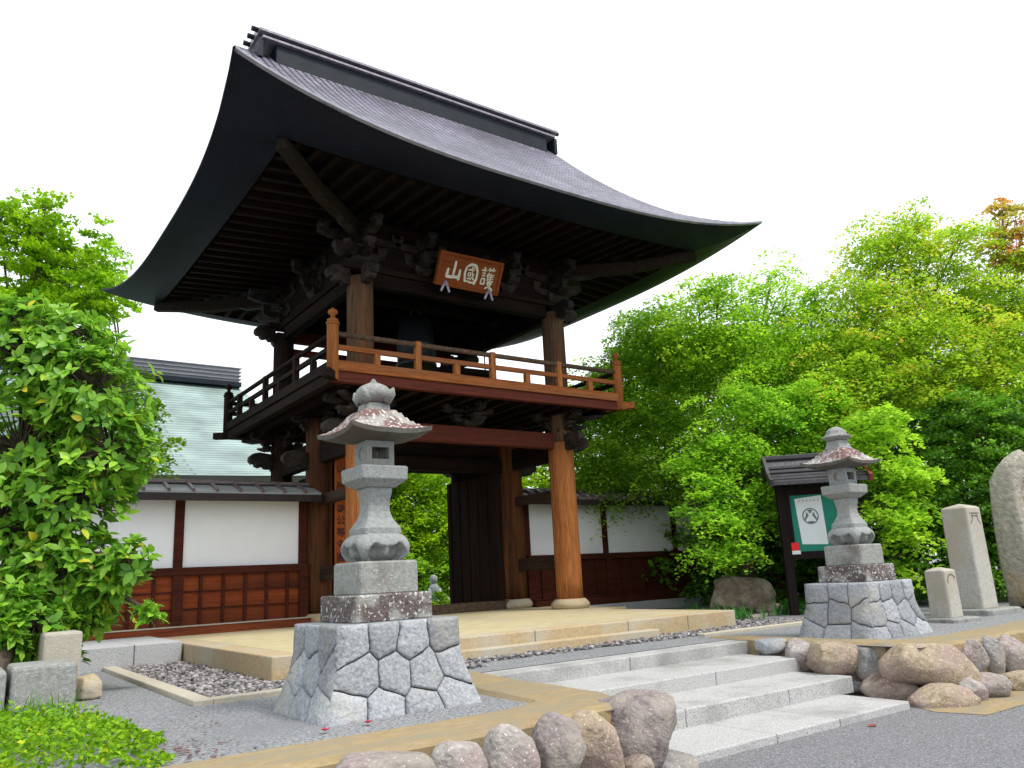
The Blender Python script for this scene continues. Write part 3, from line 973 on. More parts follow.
# bell beam and rear rail seen between the columns
mb = MB()
mb.bx(-.04, W + .04, D / 2 - .16, D / 2 + .16, 5.95, 6.3)
mb.build('bell_beam', M['w_dark_x'], gate, bevel=0.015)
mb = MB()
mb.bx(0.1, W - .1, D - .07, D + .07, 5.22, 5.34)
mb.build('rear_rail', M['w_red_x'], gate, bevel=0.01)
for (x, y) in ((0, 0), (W, 0), (0, D), (W, D)):
    bracket(x, y, 5.832, 6.55, -1 if x == 0 else 1, -1 if y == 0 else 1, 2, 0.75)
    sx = -1 if x == 0 else 1
    sy = -1 if y == 0 else 1
    nose(x + sx * 0.19, y, 5.62, sx, 0, L=.42)
    nose(x, y + sy * 0.19, 5.62, 0, sy, L=.42)
for x in (W * .28, W * .72):
    for y in (0, D):
        bracket(x, y, 5.832, 6.55, 0, 0, 2, 0.5)
for x in (0, W):
    bracket(x, D / 2, 5.832, 6.55, 0, 0, 2, 0.5)

# door leaves, folded back inside
for sx, xh in ((1, W - 0.36), (-1, 0.36)):
    mb = MB()
    mb.bx(xh - .035, xh + .035, DM + .17, DM + 1.85, 0.02, 2.655)
    dr = mb.build('door', M['w_dark_z'], gate, bevel=0.008)
    for yy in np.linspace(DM + .3, DM + 1.72, 5):
        MB().bx(xh - .055 if sx > 0 else xh + .036, xh - .036 if sx > 0 else xh + .055, yy - .035, yy + .035, .06, 2.62).build('stile', M['w_dark_z'], dr, bevel=0.005)
# jamb between pillar and door
for xh in (0.27, W - 0.40):
    mb = MB()
    mb.bx(xh, xh + .13, DM - .08, DM + .16, 0.162, 2.658)
    mb.build('door_jamb', M['w_dark_z'], gate, bevel=0.01)

# ---------------- roof
cx, cy = W / 2, D / 2
HX, HY, EX, Z0, DZ, PP, ZS = cx + 2.728, cy + 2.665, 0.26, 6.637, 0.43, 3.0, 0.06
H = 3.98


def gprof(q):
    return 0.80 * q + 0.20 * q * q


def eaveP(s, t):
    return (cx + s * (HX + EX * abs(t) ** PP), cy + t * (HY + EX * abs(s) ** PP))


def lift(s, t):
    return DZ * abs(s) ** PP * abs(t) ** PP


def zfront(s, t):
    return Z0 + H * gprof(1 - abs(t)) + lift(s, t)


def zside(s, t):
    q = min(1, (1 - abs(s)) * HX / HY)
    return Z0 + H * gprof(q) + lift(s, t) - ZS * (1 - abs(t) ** PP) * abs(s) ** 8


SG = 0.785          # gable verge


def gridmesh(name, fn, us, vsx, material, parent, flip=False, uvfn=None):
    nu, nv = len(us) - 1, len(vsx) - 1
    m_ = MB()
    m_.grid(lambda i, j: fn(us[i], vsx[j]), nu, nv, True, flip)
    o = m_.build(name, material, parent)
    if uvfn:
        me = o.data
        uvl = me.uv_layers.new(name='UVMap')
        for p in me.polygons:
            for li in p.loop_indices:
                vi = me.loops[li].vertex_index
                i, j = vi % (nu + 1), vi // (nu + 1)
                uvl.data[li].uv = uvfn(us[i], vsx[j])
    return o


def arc(t):
    # slope length from the ridge for |t|
    n = 24
    L, pq = 0, None
    for k in range(n + 1):
        q = (1 - abs(t)) + (abs(t)) * k / n
        pz = (q * HY, H * gprof(q))
        if pq:
            L += math.hypot(pz[0] - pq[0], pz[1] - pq[1])
        pq = pz
    return 6.2 - L


ts = -np.linspace(0, 1, 25)[::-1]
ss = np.concatenate([np.linspace(-SG, SG, 41)])
fnF = lambda s, t: (*eaveP(s, t), zfront(s, t))
roof = gridmesh('roof', fnF, ss, ts, M['roof'], gate, uvfn=lambda s, t: (eaveP(s, t)[0], arc(t)))
rb = gridmesh('back_slope', lambda s, t: fnF(s, -t), ss, ts, M['roof'], roof, flip=True, uvfn=lambda s, t: (eaveP(s, t)[0], arc(t)))
for sg in (-1, 1):
    # front and back corner pieces beyond the verge, then the hip skirt
    s_in = 0.68
    us = np.linspace(s_in, 1, 25)
    vv = np.linspace(-1, 1, 61)

    def fh(a, t, sg=sg):
        s_ = sg * a
        z = min(zfront(s_, t), zside(s_, t))
        if a < SG + .001:
            z -= 0.05
        return (*eaveP(s_, t), z)

    def uvh(a, t, sg=sg):
        x, y = eaveP(sg * a, t)
        if zfront(sg * a, t) < zside(sg * a, t):
            return (x, arc(t))
        return (y, arc(1 - (1 - a) * HX / HY))
    gridmesh('hip_slope', fh, us, vv, M['roof'], roof, flip=sg < 0, uvfn=uvh)
    # pediment wall
    xs = cx + sg * s_in * HX + sg * .08
    m_ = MB()
    tt = np.linspace(-.62, .62, 25)
    top = [(xs, eaveP(sg * s_in, t)[1], zfront(sg * s_in, t) - .06) for t in tt]
    bot = [(xs, eaveP(sg * s_in, t)[1], zside(sg * s_in, 0) - 0.5) for t in tt]
    n_ = len(tt)
    m_.add(bot + top, [(i, i + 1, n_ + i + 1, n_ + i) for i in range(n_ - 1)])
    m_.build('pediment', M['w_dark_z'], roof)
    # verge boards
    tt = np.linspace(-.80, .80, 41)
    m_ = MB()
    V = []
    for t in tt:
        x, y = eaveP(sg * SG, t)
        z = zfront(sg * SG, t)
        dpt = .26 + .10 * (1 - abs(t))
        for ox, oz in ((0.0, -.012), (-.12, -.012), (-.12, -dpt), (0.0, -dpt)):
            V.append((x + sg * ox, y, z + oz))
    Fc = []
    for i in range(len(tt) - 1):
        for k in range(4):
            k2 = (k + 1) % 4
            Fc.append((i * 4 + k, i * 4 + k2, (i + 1) * 4 + k2, (i + 1) * 4 + k))
    Fc += [(0, 1, 2, 3), tuple((len(tt) - 1) * 4 + k for k in (3, 2, 1, 0))]
    m_.add(V, Fc)
    recalc(m_.build('verge_board', M['eave'], roof))

# eave lip, deep eave band and soffit, per side
INX, INY = cx + 2.02, cy + 2.02
ZI, DI = 6.49, 0.10


def side_pt(side, s):
    if side == 0:
        return eaveP(s, -1)
    if side == 1:
        return eaveP(1, s)
    if side == 2:
        return eaveP(-s, 1)
    return eaveP(-1, -s)


def inner_pt(side, s, kx=INX, ky=INY):
    return {0: (cx + s * kx, cy - ky), 1: (cx + kx, cy + s * ky), 2: (cx - s * kx, cy + ky), 3: (cx - kx, cy - s * ky)}[side]


ssd = np.sin(np.linspace(-1, 1, 49) * math.pi / 2)
for side in range(4):
    zE = lambda s, k_=(ZS if side in (1, 3) else 0): Z0 - k_ * (1 - abs(s) ** PP) + DZ * abs(s) ** PP
    nrm = {0: (0, -1), 1: (1, 0), 2: (0, 1), 3: (-1, 0)}[side]
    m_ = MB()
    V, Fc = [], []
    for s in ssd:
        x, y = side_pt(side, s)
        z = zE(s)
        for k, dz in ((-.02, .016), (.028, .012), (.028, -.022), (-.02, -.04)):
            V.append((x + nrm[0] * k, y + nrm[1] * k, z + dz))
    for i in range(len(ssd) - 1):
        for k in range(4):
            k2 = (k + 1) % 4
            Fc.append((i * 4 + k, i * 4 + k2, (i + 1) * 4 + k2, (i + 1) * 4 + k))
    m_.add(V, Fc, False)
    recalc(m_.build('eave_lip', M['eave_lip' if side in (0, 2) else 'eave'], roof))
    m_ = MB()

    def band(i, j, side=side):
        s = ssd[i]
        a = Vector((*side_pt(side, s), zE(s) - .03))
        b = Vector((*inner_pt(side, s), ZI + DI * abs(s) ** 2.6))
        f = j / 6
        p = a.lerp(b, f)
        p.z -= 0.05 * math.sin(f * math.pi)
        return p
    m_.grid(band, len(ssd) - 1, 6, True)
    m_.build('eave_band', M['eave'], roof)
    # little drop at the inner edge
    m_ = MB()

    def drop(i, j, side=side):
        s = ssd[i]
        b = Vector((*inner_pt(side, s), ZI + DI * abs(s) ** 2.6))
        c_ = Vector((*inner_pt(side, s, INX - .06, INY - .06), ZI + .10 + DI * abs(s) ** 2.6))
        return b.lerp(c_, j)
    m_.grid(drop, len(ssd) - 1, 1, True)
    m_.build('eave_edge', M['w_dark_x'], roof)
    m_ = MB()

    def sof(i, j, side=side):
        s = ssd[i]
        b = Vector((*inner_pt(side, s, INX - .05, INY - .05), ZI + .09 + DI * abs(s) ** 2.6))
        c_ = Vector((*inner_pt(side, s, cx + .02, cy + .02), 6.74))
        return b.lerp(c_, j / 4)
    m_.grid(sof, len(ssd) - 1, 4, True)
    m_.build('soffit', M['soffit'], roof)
    n_r = 27 if side in (0, 2) else 24
    for s in np.linspace(-.96, .96, n_r):
        kx, ky = INX - .04, INY - .04
        x1, y1 = inner_pt(side, s, kx, ky)
        b = Vector((x1, y1, ZI + .045 + DI * abs(s) ** 2.6))
        xi, yi = inner_pt(side, s, cx + .05, cy + .05)
        # rafters run square to the eave and stop on the hip
        if side in (0, 2):
            lim = max(0, abs(x1 - cx) - cx)
            yi = cy + (cy + lim) * (-1 if side == 0 else 1)
            xi = x1
        else:
            lim = max(0, abs(y1 - cy) - cy)
            xi = cx + (cx + lim) * (1 if side == 1 else -1)
            yi = y1
        L_ = (Vector((xi, yi, 0)) - Vector((x1, y1, 0))).length
        if L_ < .15:
            continue
        f = 1 - L_ / 2.0
        ztop = 6.68 if f < .02 else (6.68 + (ZI + .045 + DI - 6.68) * f)
        MB().beam(b, (xi, yi, ztop), .085, .10).build('rafter', M['w_dark_y' if side in (0, 2) else 'w_dark_x'], roof)
# ceiling over the bell
MB().bx(0, W, 0, D, 6.75, 6.80).build('ceiling', M['soffit'], roof)
for sx in (-1, 1):
    for sy in (-1, 1):
        a = Vector((cx + sx * (cx + .1), cy + sy * (cy + .1), 6.45))
        b = Vector((cx + sx * (INX + .05), cy + sy * (INY - .03), ZI + DI - .06))
        mid = a.lerp(b, .55) + Vector((0, 0, -.10))
        m_ = MB()
        m_.beam(a, mid, .16, .22)
        m_.beam(mid, b, .15, .20)
        m_.build('hip_rafter', M['hip'], roof)
# ridge
RX0, RX1 = -1.0, 5.52
zr = Z0 + H - .07
m_ = MB().bx(RX0, RX1, cy - .30, cy + .30, zr - .28, zr + .17)
ridge = m_.build('ridge', M['ridge'], roof, bevel=0.02)
MB().bx(RX0 - .28, RX1 + .22, cy - .37, cy + .37, zr + .172, zr + .225).build('ridge_plate', M['ridge_cap'], ridge, bevel=0.01)
MB().bx(RX0 - .22, RX1 + .16, cy - .29, cy + .29, zr + .227, zr + .29).build('ridge_plate', M['ridge'], ridge, bevel=0.01)
m_ = MB()
prof = [(-.40, 0), (-.40, .05), (-.2, .14), (0, .17), (.2, .14), (.40, .05), (.40, 0)]
m_.prism(prof, lambda p, k: Vector((k, cy + p[0], zr + .292 + p[1])), RX0 - .34, RX1 + .28)
recalc(m_.build('ridge_cap', M['ridge_cap'], ridge))
for x in np.arange(RX0 + .5, RX1, 1.17):
    m_ = MB()
    m_.bx(x - .10, x + .10, cy - .06, cy + .06, zr + .45, zr + .50)
    m_.tube([(x - .07, cy, zr + .49), (x - .07, cy, zr + .54)], .025, 8)
    m_.tube([(x + .07, cy, zr + .49), (x + .07, cy, zr + .54)], .025, 8)
    m_.build('ridge_stud', M['ridge'], ridge)
for sg, xe in ((-1, RX0 - .3), (1, RX1 + .24)):
    m_ = MB()
    for k in range(3):
        m_.tube([(xe - sg * .1, cy - .25 + .25 * k, zr + .37), (xe + sg * .16, cy - .25 + .25 * k, zr + .37)], .05, 10)
    m_.tube([(xe - sg * .1, cy, zr - .02), (xe + sg * .16, cy, zr - .02)], .045, 10)
    m_.bx(xe - .04, xe + .04, cy - .34, cy + .34, zr - .22, zr + .165)
    m_.build('ridge_end', M['ridge'], ridge)

# ================================================================== bell
bl = thing('temple_bell', 'dark bronze temple bell hanging in the upper storey of the gate', 'bell', (cx, cy, 4.72))
m_ = MB()
m_.lathe([(.40, 0), (.405, .06), (.38, .09), (.375, .42), (.385, .45), (.365, .48), (.35, .8), (.33, .92), (.25, 1.02), (.12, 1.07), (.04, 1.08)], (cx, cy, 4.72), 28)
m_.build('bell_body', M['bronze'], bl)
m_ = MB()
m_.tube([(cx - .1, cy, 5.77), (cx - .1, cy, 5.88), (cx, cy, 5.955), (cx + .1, cy, 5.88), (cx + .1, cy, 5.77)], .03, 8)
m_.build('hanger', M['bronze'], bl)
lg = thing('bell_striker', 'dark hanging log for striking the bell behind the balcony rail', 'striker', (cx + 1.2, cy, 4.6))
m_ = MB()
m_.tube([(cx + .62, cy + .1, 4.78), (cx + 1.9, cy + .1, 4.80)], .09, 14)
m_.build('log', M['w_dark_x'], lg)
m_ = MB()
for x in (cx + .85, cx + 1.7):
    m_.tube([(x, cy + .1, 4.87), (x, cy + .1, 6.4)], .015, 6)
m_.build('rope', M['w_dark_z'], lg)

# ================================================================== name plaque
PL, PR_, PZ0, PZ1 = 1.24, 2.50, 5.62, 6.11
pq = thing('name_plaque', 'reddish wooden name plaque with gold characters under the gate eaves', 'plaque', (1.87, -.4, PZ0))
PB, PT = -0.40, -0.64
hv = Vector((0, PT - PB, PZ1 - PZ0))
nv = Vector((1, 0, 0)).cross(hv).normalized()      # pointing outwards (-y, down)
if nv.y > 0:
    nv = -nv


def plq(u, v, k=0.0):
    return Vector((PL + (PR_ - PL) * u, PB, PZ0)) + hv * v + nv * k


m_ = MB()
m_.hexa([plq(0, 0, -.05), plq(1, 0, -.05), plq(1, 0, 0), plq(0, 0, 0)], [plq(0, 1, -.05), plq(1, 1, -.05), plq(1, 1, 0), plq(0, 1, 0)])
recalc(m_.build('board', M['w_sign'], pq))
m_ = MB()
for a in ((-.02, -.05, 1.02, 0.04), (-.02, .96, 1.02, 1.05)):
    m_.hexa([plq(a[0], a[1], -.06), plq(a[2], a[1], -.06), plq(a[2], a[1], .022), plq(a[0], a[1], .022)], [plq(a[0], a[3], -.06), plq(a[2], a[3], -.06), plq(a[2], a[3], .022), plq(a[0], a[3], .022)])
for a in ((-.02, .04, .02, .96), (.98, .04, 1.02, .96)):
    m_.hexa([plq(a[0], a[1], -.06), plq(a[2], a[1], -.06), plq(a[2], a[1], .022), plq(a[0], a[1], .022)], [plq(a[0], a[3], -.06), plq(a[2], a[3], -.06), plq(a[2], a[3], .022), plq(a[0], a[3], .022)])
recalc(m_.build('frame', M['w_sign'], pq))


def strokes(strk, fn, k0, k1, m_):
    """brush strokes: list of (points, widths)"""
    for pts, ws in strk:
        P = [np.array(p, float) for p in pts]
        # resample smoothly
        Q, Wd = [], []
        n = len(P)
        for i in range(n - 1):
            for q in range(4):
                t = q / 4
                Q.append(P[i] * (1 - t) + P[i + 1] * t)
                Wd.append(ws[i] * (1 - t) + ws[i + 1] * t)
        Q.append(P[-1])
        Wd.append(ws[-1])
        Lf, Rt = [], []
        for i in range(len(Q)):
            d = Q[min(i + 1, len(Q) - 1)] - Q[max(i - 1, 0)]
            d = d / (np.linalg.norm(d) + 1e-9)
            nn = np.array([-d[1], d[0]])
            e = 0.6 if i in (0, len(Q) - 1) else 1
            Lf.append(Q[i] + nn * Wd[i] / 2 * e)
            Rt.append(Q[i] - nn * Wd[i] / 2 * e)
        V = [fn(p, k1) for p in Lf] + [fn(p, k1) for p in Rt] + [fn(p, k0) for p in Lf] + [fn(p, k0) for p in Rt]
        n = len(Q)
        Fc = []
        for i in range(n - 1):
            Fc += [(i, i + 1, n + i + 1, n + i), (2 * n + i, 2 * n + i + 1, i + 1, i), (n + i, n + i + 1, 3 * n + i + 1, 3 * n + i)]
        Fc += [(0, n, 3 * n, 2 * n), (n - 1, 2 * n - 1, 4 * n - 1, 3 * n - 1)]
        m_.add(V, Fc)
    return m_


yama = [([(.52, .98), (.50, .55), (.47, .22)], [.13, .15, .13]),
        ([(.10, .58), (.08, .36), (.05, .18), (.30, .17), (.60, .20), (.86, .22)], [.12, .15, .17, .15, .14, .15]),
        ([(.88, .62), (.88, .40), (.85, .06)], [.12, .15, .16])]
kuni = [([(.14, .82), (.06, .5), (.12, .14), (.2, .06)], [.11, .13, .13, .10]),
        ([(.14, .82), (.45, .97), (.78, .93), (.93, .66), (.92, .3), (.80, .0)], [.10, .13, .14, .14, .14, .15]),
        ([(.20, .14), (.5, .08), (.78, .10)], [.08, .09, .09]),
        ([(.25, .68), (.72, .72)], [.08, .08]),
        ([(.32, .55), (.30, .38), (.46, .40), (.47, .54), (.32, .55)], [.06] * 5),
        ([(.24, .24), (.50, .28)], [.07, .07]),
        ([(.52, .86), (.58, .55), (.70, .25), (.80, .22)], [.08, .08, .08, .06]),
        ([(.72, .52), (.60, .34), (.46, .18)], [.07, .07, .05]),
        ([(.64, .85), (.71, .80)], [.08, .07])]
go = [([(.20, .96), (.28, .88)], [.11, .09]),
      ([(.04, .80), (.38, .82)], [.09, .09]),
      ([(.10, .66), (.34, .68)], [.07, .07]),
      ([(.10, .54), (.34, .56)], [.07, .07]),
      ([(.12, .40), (.10, .12), (.34, .14), (.34, .40), (.12, .40)], [.08] * 5),
      ([(.44, .86), (.98, .90)], [.09, .08]),
      ([(.58, 1.0), (.58, .78)], [.09, .08]),
      ([(.82, 1.02), (.80, .80)], [.09, .08]),
      ([(.60, .74), (.44, .52)], [.09, .07]),
      ([(.53, .64), (.53, .30)], [.08, .08]),
      ([(.53, .62), (.96, .64)], [.07, .07]),
      ([(.54, .52), (.92, .54)], [.06, .06]),
      ([(.54, .42), (.92, .44)], [.06, .06]),
      ([(.74, .72), (.73, .32)], [.08, .07]),
      ([(.53, .31), (.96, .33)], [.07, .07]),
      ([(.50, .22), (.86, .24), (.70, .06), (.44, -.08)], [.08, .09, .09, .06]),
      ([(.56, .18), (.74, .02), (1.0, -.10)], [.08, .10, .12])]
for chars, u0, u1 in ((yama, .12, .36), (kuni, .40, .63), (go, .67, .91)):
    m_ = MB()
    v0, v1 = .16, .82
    strokes(chars, lambda p, k, u0=u0, u1=u1: plq(u0 + (u1 - u0) * p[0], v0 + (v1 - v0) * p[1], k), .001, .014, m_)
    recalc(m_.build('character', M['gold'], pq))
for u in (.14, .86):
    m_ = MB()
    A = plq(u, .02, .03)
    for dx in (-.085, .085):
        m_.beam(A + Vector((0, 0, .06)), A + Vector((dx, 0.03, -.13)), .035, .02, up=(0, 1, 0))
    m_.tube([A + Vector((0, 0, .03)), A + Vector((0, -.04, -.02))], .03, 8)
    m_.build('clasp', M['iron'], pq)
    MB().beam(A + Vector((0, .05, -.02)), (A.x, -.10, A.z - .04), .05, .04).build('support_arm', M['w_dark_y'], pq)
for u in (.1, .9):
    MB().beam(plq(u, .95, -.06), (plq(u, .95).x, -.05, 6.05), .03, .03).build('hanging_arm', M['w_dark_y'], pq)


# ================================================================== upright signboard beside the front column
def text_mesh(name, ch, fn, size, material, parent, k0=.001, k1=.006):
    cu = bpy.data.curves.new('glyph', 'FONT')
    cu.body = ch
    cu.align_x = 'CENTER'
    cu.align_y = 'CENTER'
    cu.size = size
    cu.resolution_u = 3
    cu.offset = size * 0.012
    t = bpy.data.objects.new('glyph', cu)
    COL.objects.link(t)
    dg = bpy.context.evaluated_depsgraph_get()
    me = bpy.data.meshes.new_from_object(t.evaluated_get(dg))
    bpy.data.objects.remove(t)
    bpy.data.curves.remove(cu)
    for v in me.vertices:
        v.co = fn(v.co.x, v.co.y, k1)
    me.materials.clear()
    me.materials.append(material)
    o = bpy.data.objects.new(name, me)
    COL.objects.link(o)
    if parent is not None:
        o.parent = parent
        o.matrix_parent_inverse = wmat(parent).inverted()
    return o


sb = thing('upright_signboard', 'narrow upright orange signboard with black characters beside the gate pillar', 'signboard', (.175, 1.2, .9))
MB().bx(.075, .275, 1.19, 1.225, .86, 2.90).build('board', M['w_signpost'], sb, bevel=0.004)
for ch, z in (('山', 2.55), ('所', 2.25), ('寺', 1.86), ('公', 1.67), ('等', 1.47), ('令', 1.27), ('圓', 1.06)):
    text_mesh('character', ch, lambda a, b, k, z=z: Vector((.175 + a, 1.19 - k, z + b)), .16, M['ink'], sb)


# ================================================================== side walls
def side_wall(name, label, x0, x1, posts, ribs, left):
    w = thing(name, label, 'wall', ((x0 + x1) / 2, DM, 0))
    # lower boarding with lattice
    MB().bx(x0, x1, DM - .10, DM + .06, .05, 1.0).build('boarding', M['w_panel'] if left else M['w_lattice'], w)
    edges = [x0] + posts + [x1]
    for a, b in zip(edges[:-1], edges[1:]):
        MB().bx(a + .07, b - .07, DM - .05, DM + .05, 1.0, 2.06).build('plaster_panel', M['plaster'], w)
        n = max(2, int(round((b - a) / .34)))
        m_ = MB()
        for k in range(1, n):
            xx = a + (b - a) * k / n
            m_.bx(xx - .024, xx + .024, DM - .135, DM - .101, .12, .88)
        if left:
            for zz in (.37, .63):
                m_.bx(a + .08, b - .08, DM - .125, DM - .1005, zz - .012, zz + .012)
        m_.build('lattice', M['w_lattice'], w)
    for x in [x0 + .07] + posts + [x1 - .07]:
        MB().bx(x - .07, x + .07, DM - .085, DM + .085, .98, 2.08).build('wall_post', M['w_lattice'], w, bevel=0.006)
        MB().bx(x - .08, x + .08, DM - .16, DM - .11, .1, .9).build('lower_post', M['w_lattice'], w, bevel=0.006)
    MB().bx(x0, x1, DM - .17, DM + .09, .88, 1.0).build('middle_rail', M['w_lattice'], w, bevel=0.008)
    MB().bx(x0, x1, DM - .14, DM + .08, 2.062, 2.14).build('top_rail', M['walleave'], w, bevel=0.006)
    # sill
    xs1 = x1 - .02
    MB().bx(x0, xs1, DM - .36, DM + .06, -.05, .12).build('sill', M['w_sill'] if left else M['w_lattice'], w, bevel=0.008)
    MB().bx(x0, xs1, DM - .37, DM - .11, .121, .133).build('sill_flashing', M['kerb_pale'] if left else M['w_lattice'], w)
    # little copper roof
    ex, zr_, ze = .46, 2.315, 2.15
    m_ = MB()
    for s_ in (-1, 1):
        m_.add([(x0 - .1, DM, zr_), (x1 + .1, DM, zr_), (x1 + .1, DM + s_ * ex, ze), (x0 - .1, DM + s_ * ex, ze),
                (x0 - .1, DM, zr_ - .05), (x1 + .1, DM, zr_ - .05), (x1 + .1, DM + s_ * ex, ze - .05), (x0 - .1, DM + s_ * ex, ze - .05)],
               [(0, 1, 2, 3), (7, 6, 5, 4), (3, 2, 6, 7), (0, 3, 7, 4), (1, 5, 6, 2)])
    rf = recalc(m_.build('wall_roof', M['wallroof'] if left else M['tile_dark'], w))
    m_ = MB()
    for s_ in (-1, 1):
        for x in np.arange(x0 + .1, x1, ribs):
            if left:
                m_.beam((x, DM + s_ * .05, zr_ + .012), (x, DM + s_ * (ex + .02), ze + .012), .045, .05)
            else:
                m_.tube([(x, DM + s_ * .05, zr_ + .01), (x, DM + s_ * (ex + .02), ze + .01)], .045, 8)
    m_.build('roof_rib', M['wallrib'] if left else M['tile_dark'], rf)
    MB().bx(x0 - .1, x1 + .1, DM - .09, DM + .09, zr_ - .01, zr_ + .055).build('ridge_cap', M['wallrib'], rf, bevel=0.02)
    for s_ in (-1, 1):
        MB().bx(x0 - .1, x1 + .1, DM + s_ * (ex - .04), DM + s_ * (ex + .025), ze - .15, ze - .035).build('eave_board', M['walleave'], rf, bevel=0.006)
    m_ = MB()
    for x in posts:
        m_.bx(x - .045, x + .045, DM - ex + .05, DM + ex - .05, ze - .12, ze - .05)
    m_.build('eave_bracket', M['walleave'], rf)
    return w


side_wall('plaster_wall', 'white plaster wall with red-brown lattice base left of the gate', -7.0, -.24, [-6.4, -4.36, -2.31], .36, True)
side_wall('plaster_wall', 'white plaster wall with dark board base right of the gate', 4.36, 15.0, [6.55, 8.72, 10.9, 13.0], .27, False)
ft = thing('stone_footing', 'pale grey stone footing under the left plaster wall', 'footing', (-4, .5, GZ))
for a, b in ((-7.0, -5.2), (-5.2, -3.28), (-3.28, -2.72)):
    MB().bx(a + .004, b - .004, -.55, 1.9, GZ - .1, .03).build('footing_block', M['footing'], ft, bevel=0.01)
for a, b in ((-2.72, -1.2), (-1.2, -.02)):
    MB().bx(a + .004, b - .004, 1.31, 1.9, GZ - .1, -.052).build('footing_block', M['footing'], ft, bevel=0.01)
ft = thing('stone_footing', 'grey stone footing under the right plaster wall', 'footing', (9, 1.5, GZ))
for k in range(6):
    MB().bx(4.62 + 1.75 * k, 6.36 + 1.75 * k, 1.3, 1.9, GZ - .1, -.052).build('footing_block', M['footing'], ft, bevel=0.01)


# ================================================================== stone lanterns
def clip_poly(poly, n, c):
    """keep points with n.p <= c; poly of (x,y,boundaryflag of edge starting here)"""
    out = []
    m = len(poly)
    for i in range(m):
        a, b = poly[i], poly[(i + 1) % m]
        da, db = n[0] * a[0] + n[1] * a[1] - c, n[0] * b[0] + n[1] * b[1] - c
        if da <= 0:
            out.append(a)
        if da * db < 0:
            t = da / (da - db)
            out.append((a[0] + (b[0] - a[0]) * t, a[1] + (b[1] - a[1]) * t))
    return out


def voronoi(seeds, ar, gap):
    cells = []
    for i, s in enumerate(seeds):
        poly = [(0, 0), (ar, 0), (ar, 1), (0, 1)]
        for j, q in enumerate(seeds):
            if i == j or not poly:
                continue
            n = (q[0] - s[0], q[1] - s[1])
            l = math.hypot(*n)
            n = (n[0] / l, n[1] / l)
            c = n[0] * (s[0] + q[0]) / 2 + n[1] * (s[1] + q[1]) / 2 - gap
            poly = clip_poly(poly, n, c)
        cells.append(poly)
    return cells


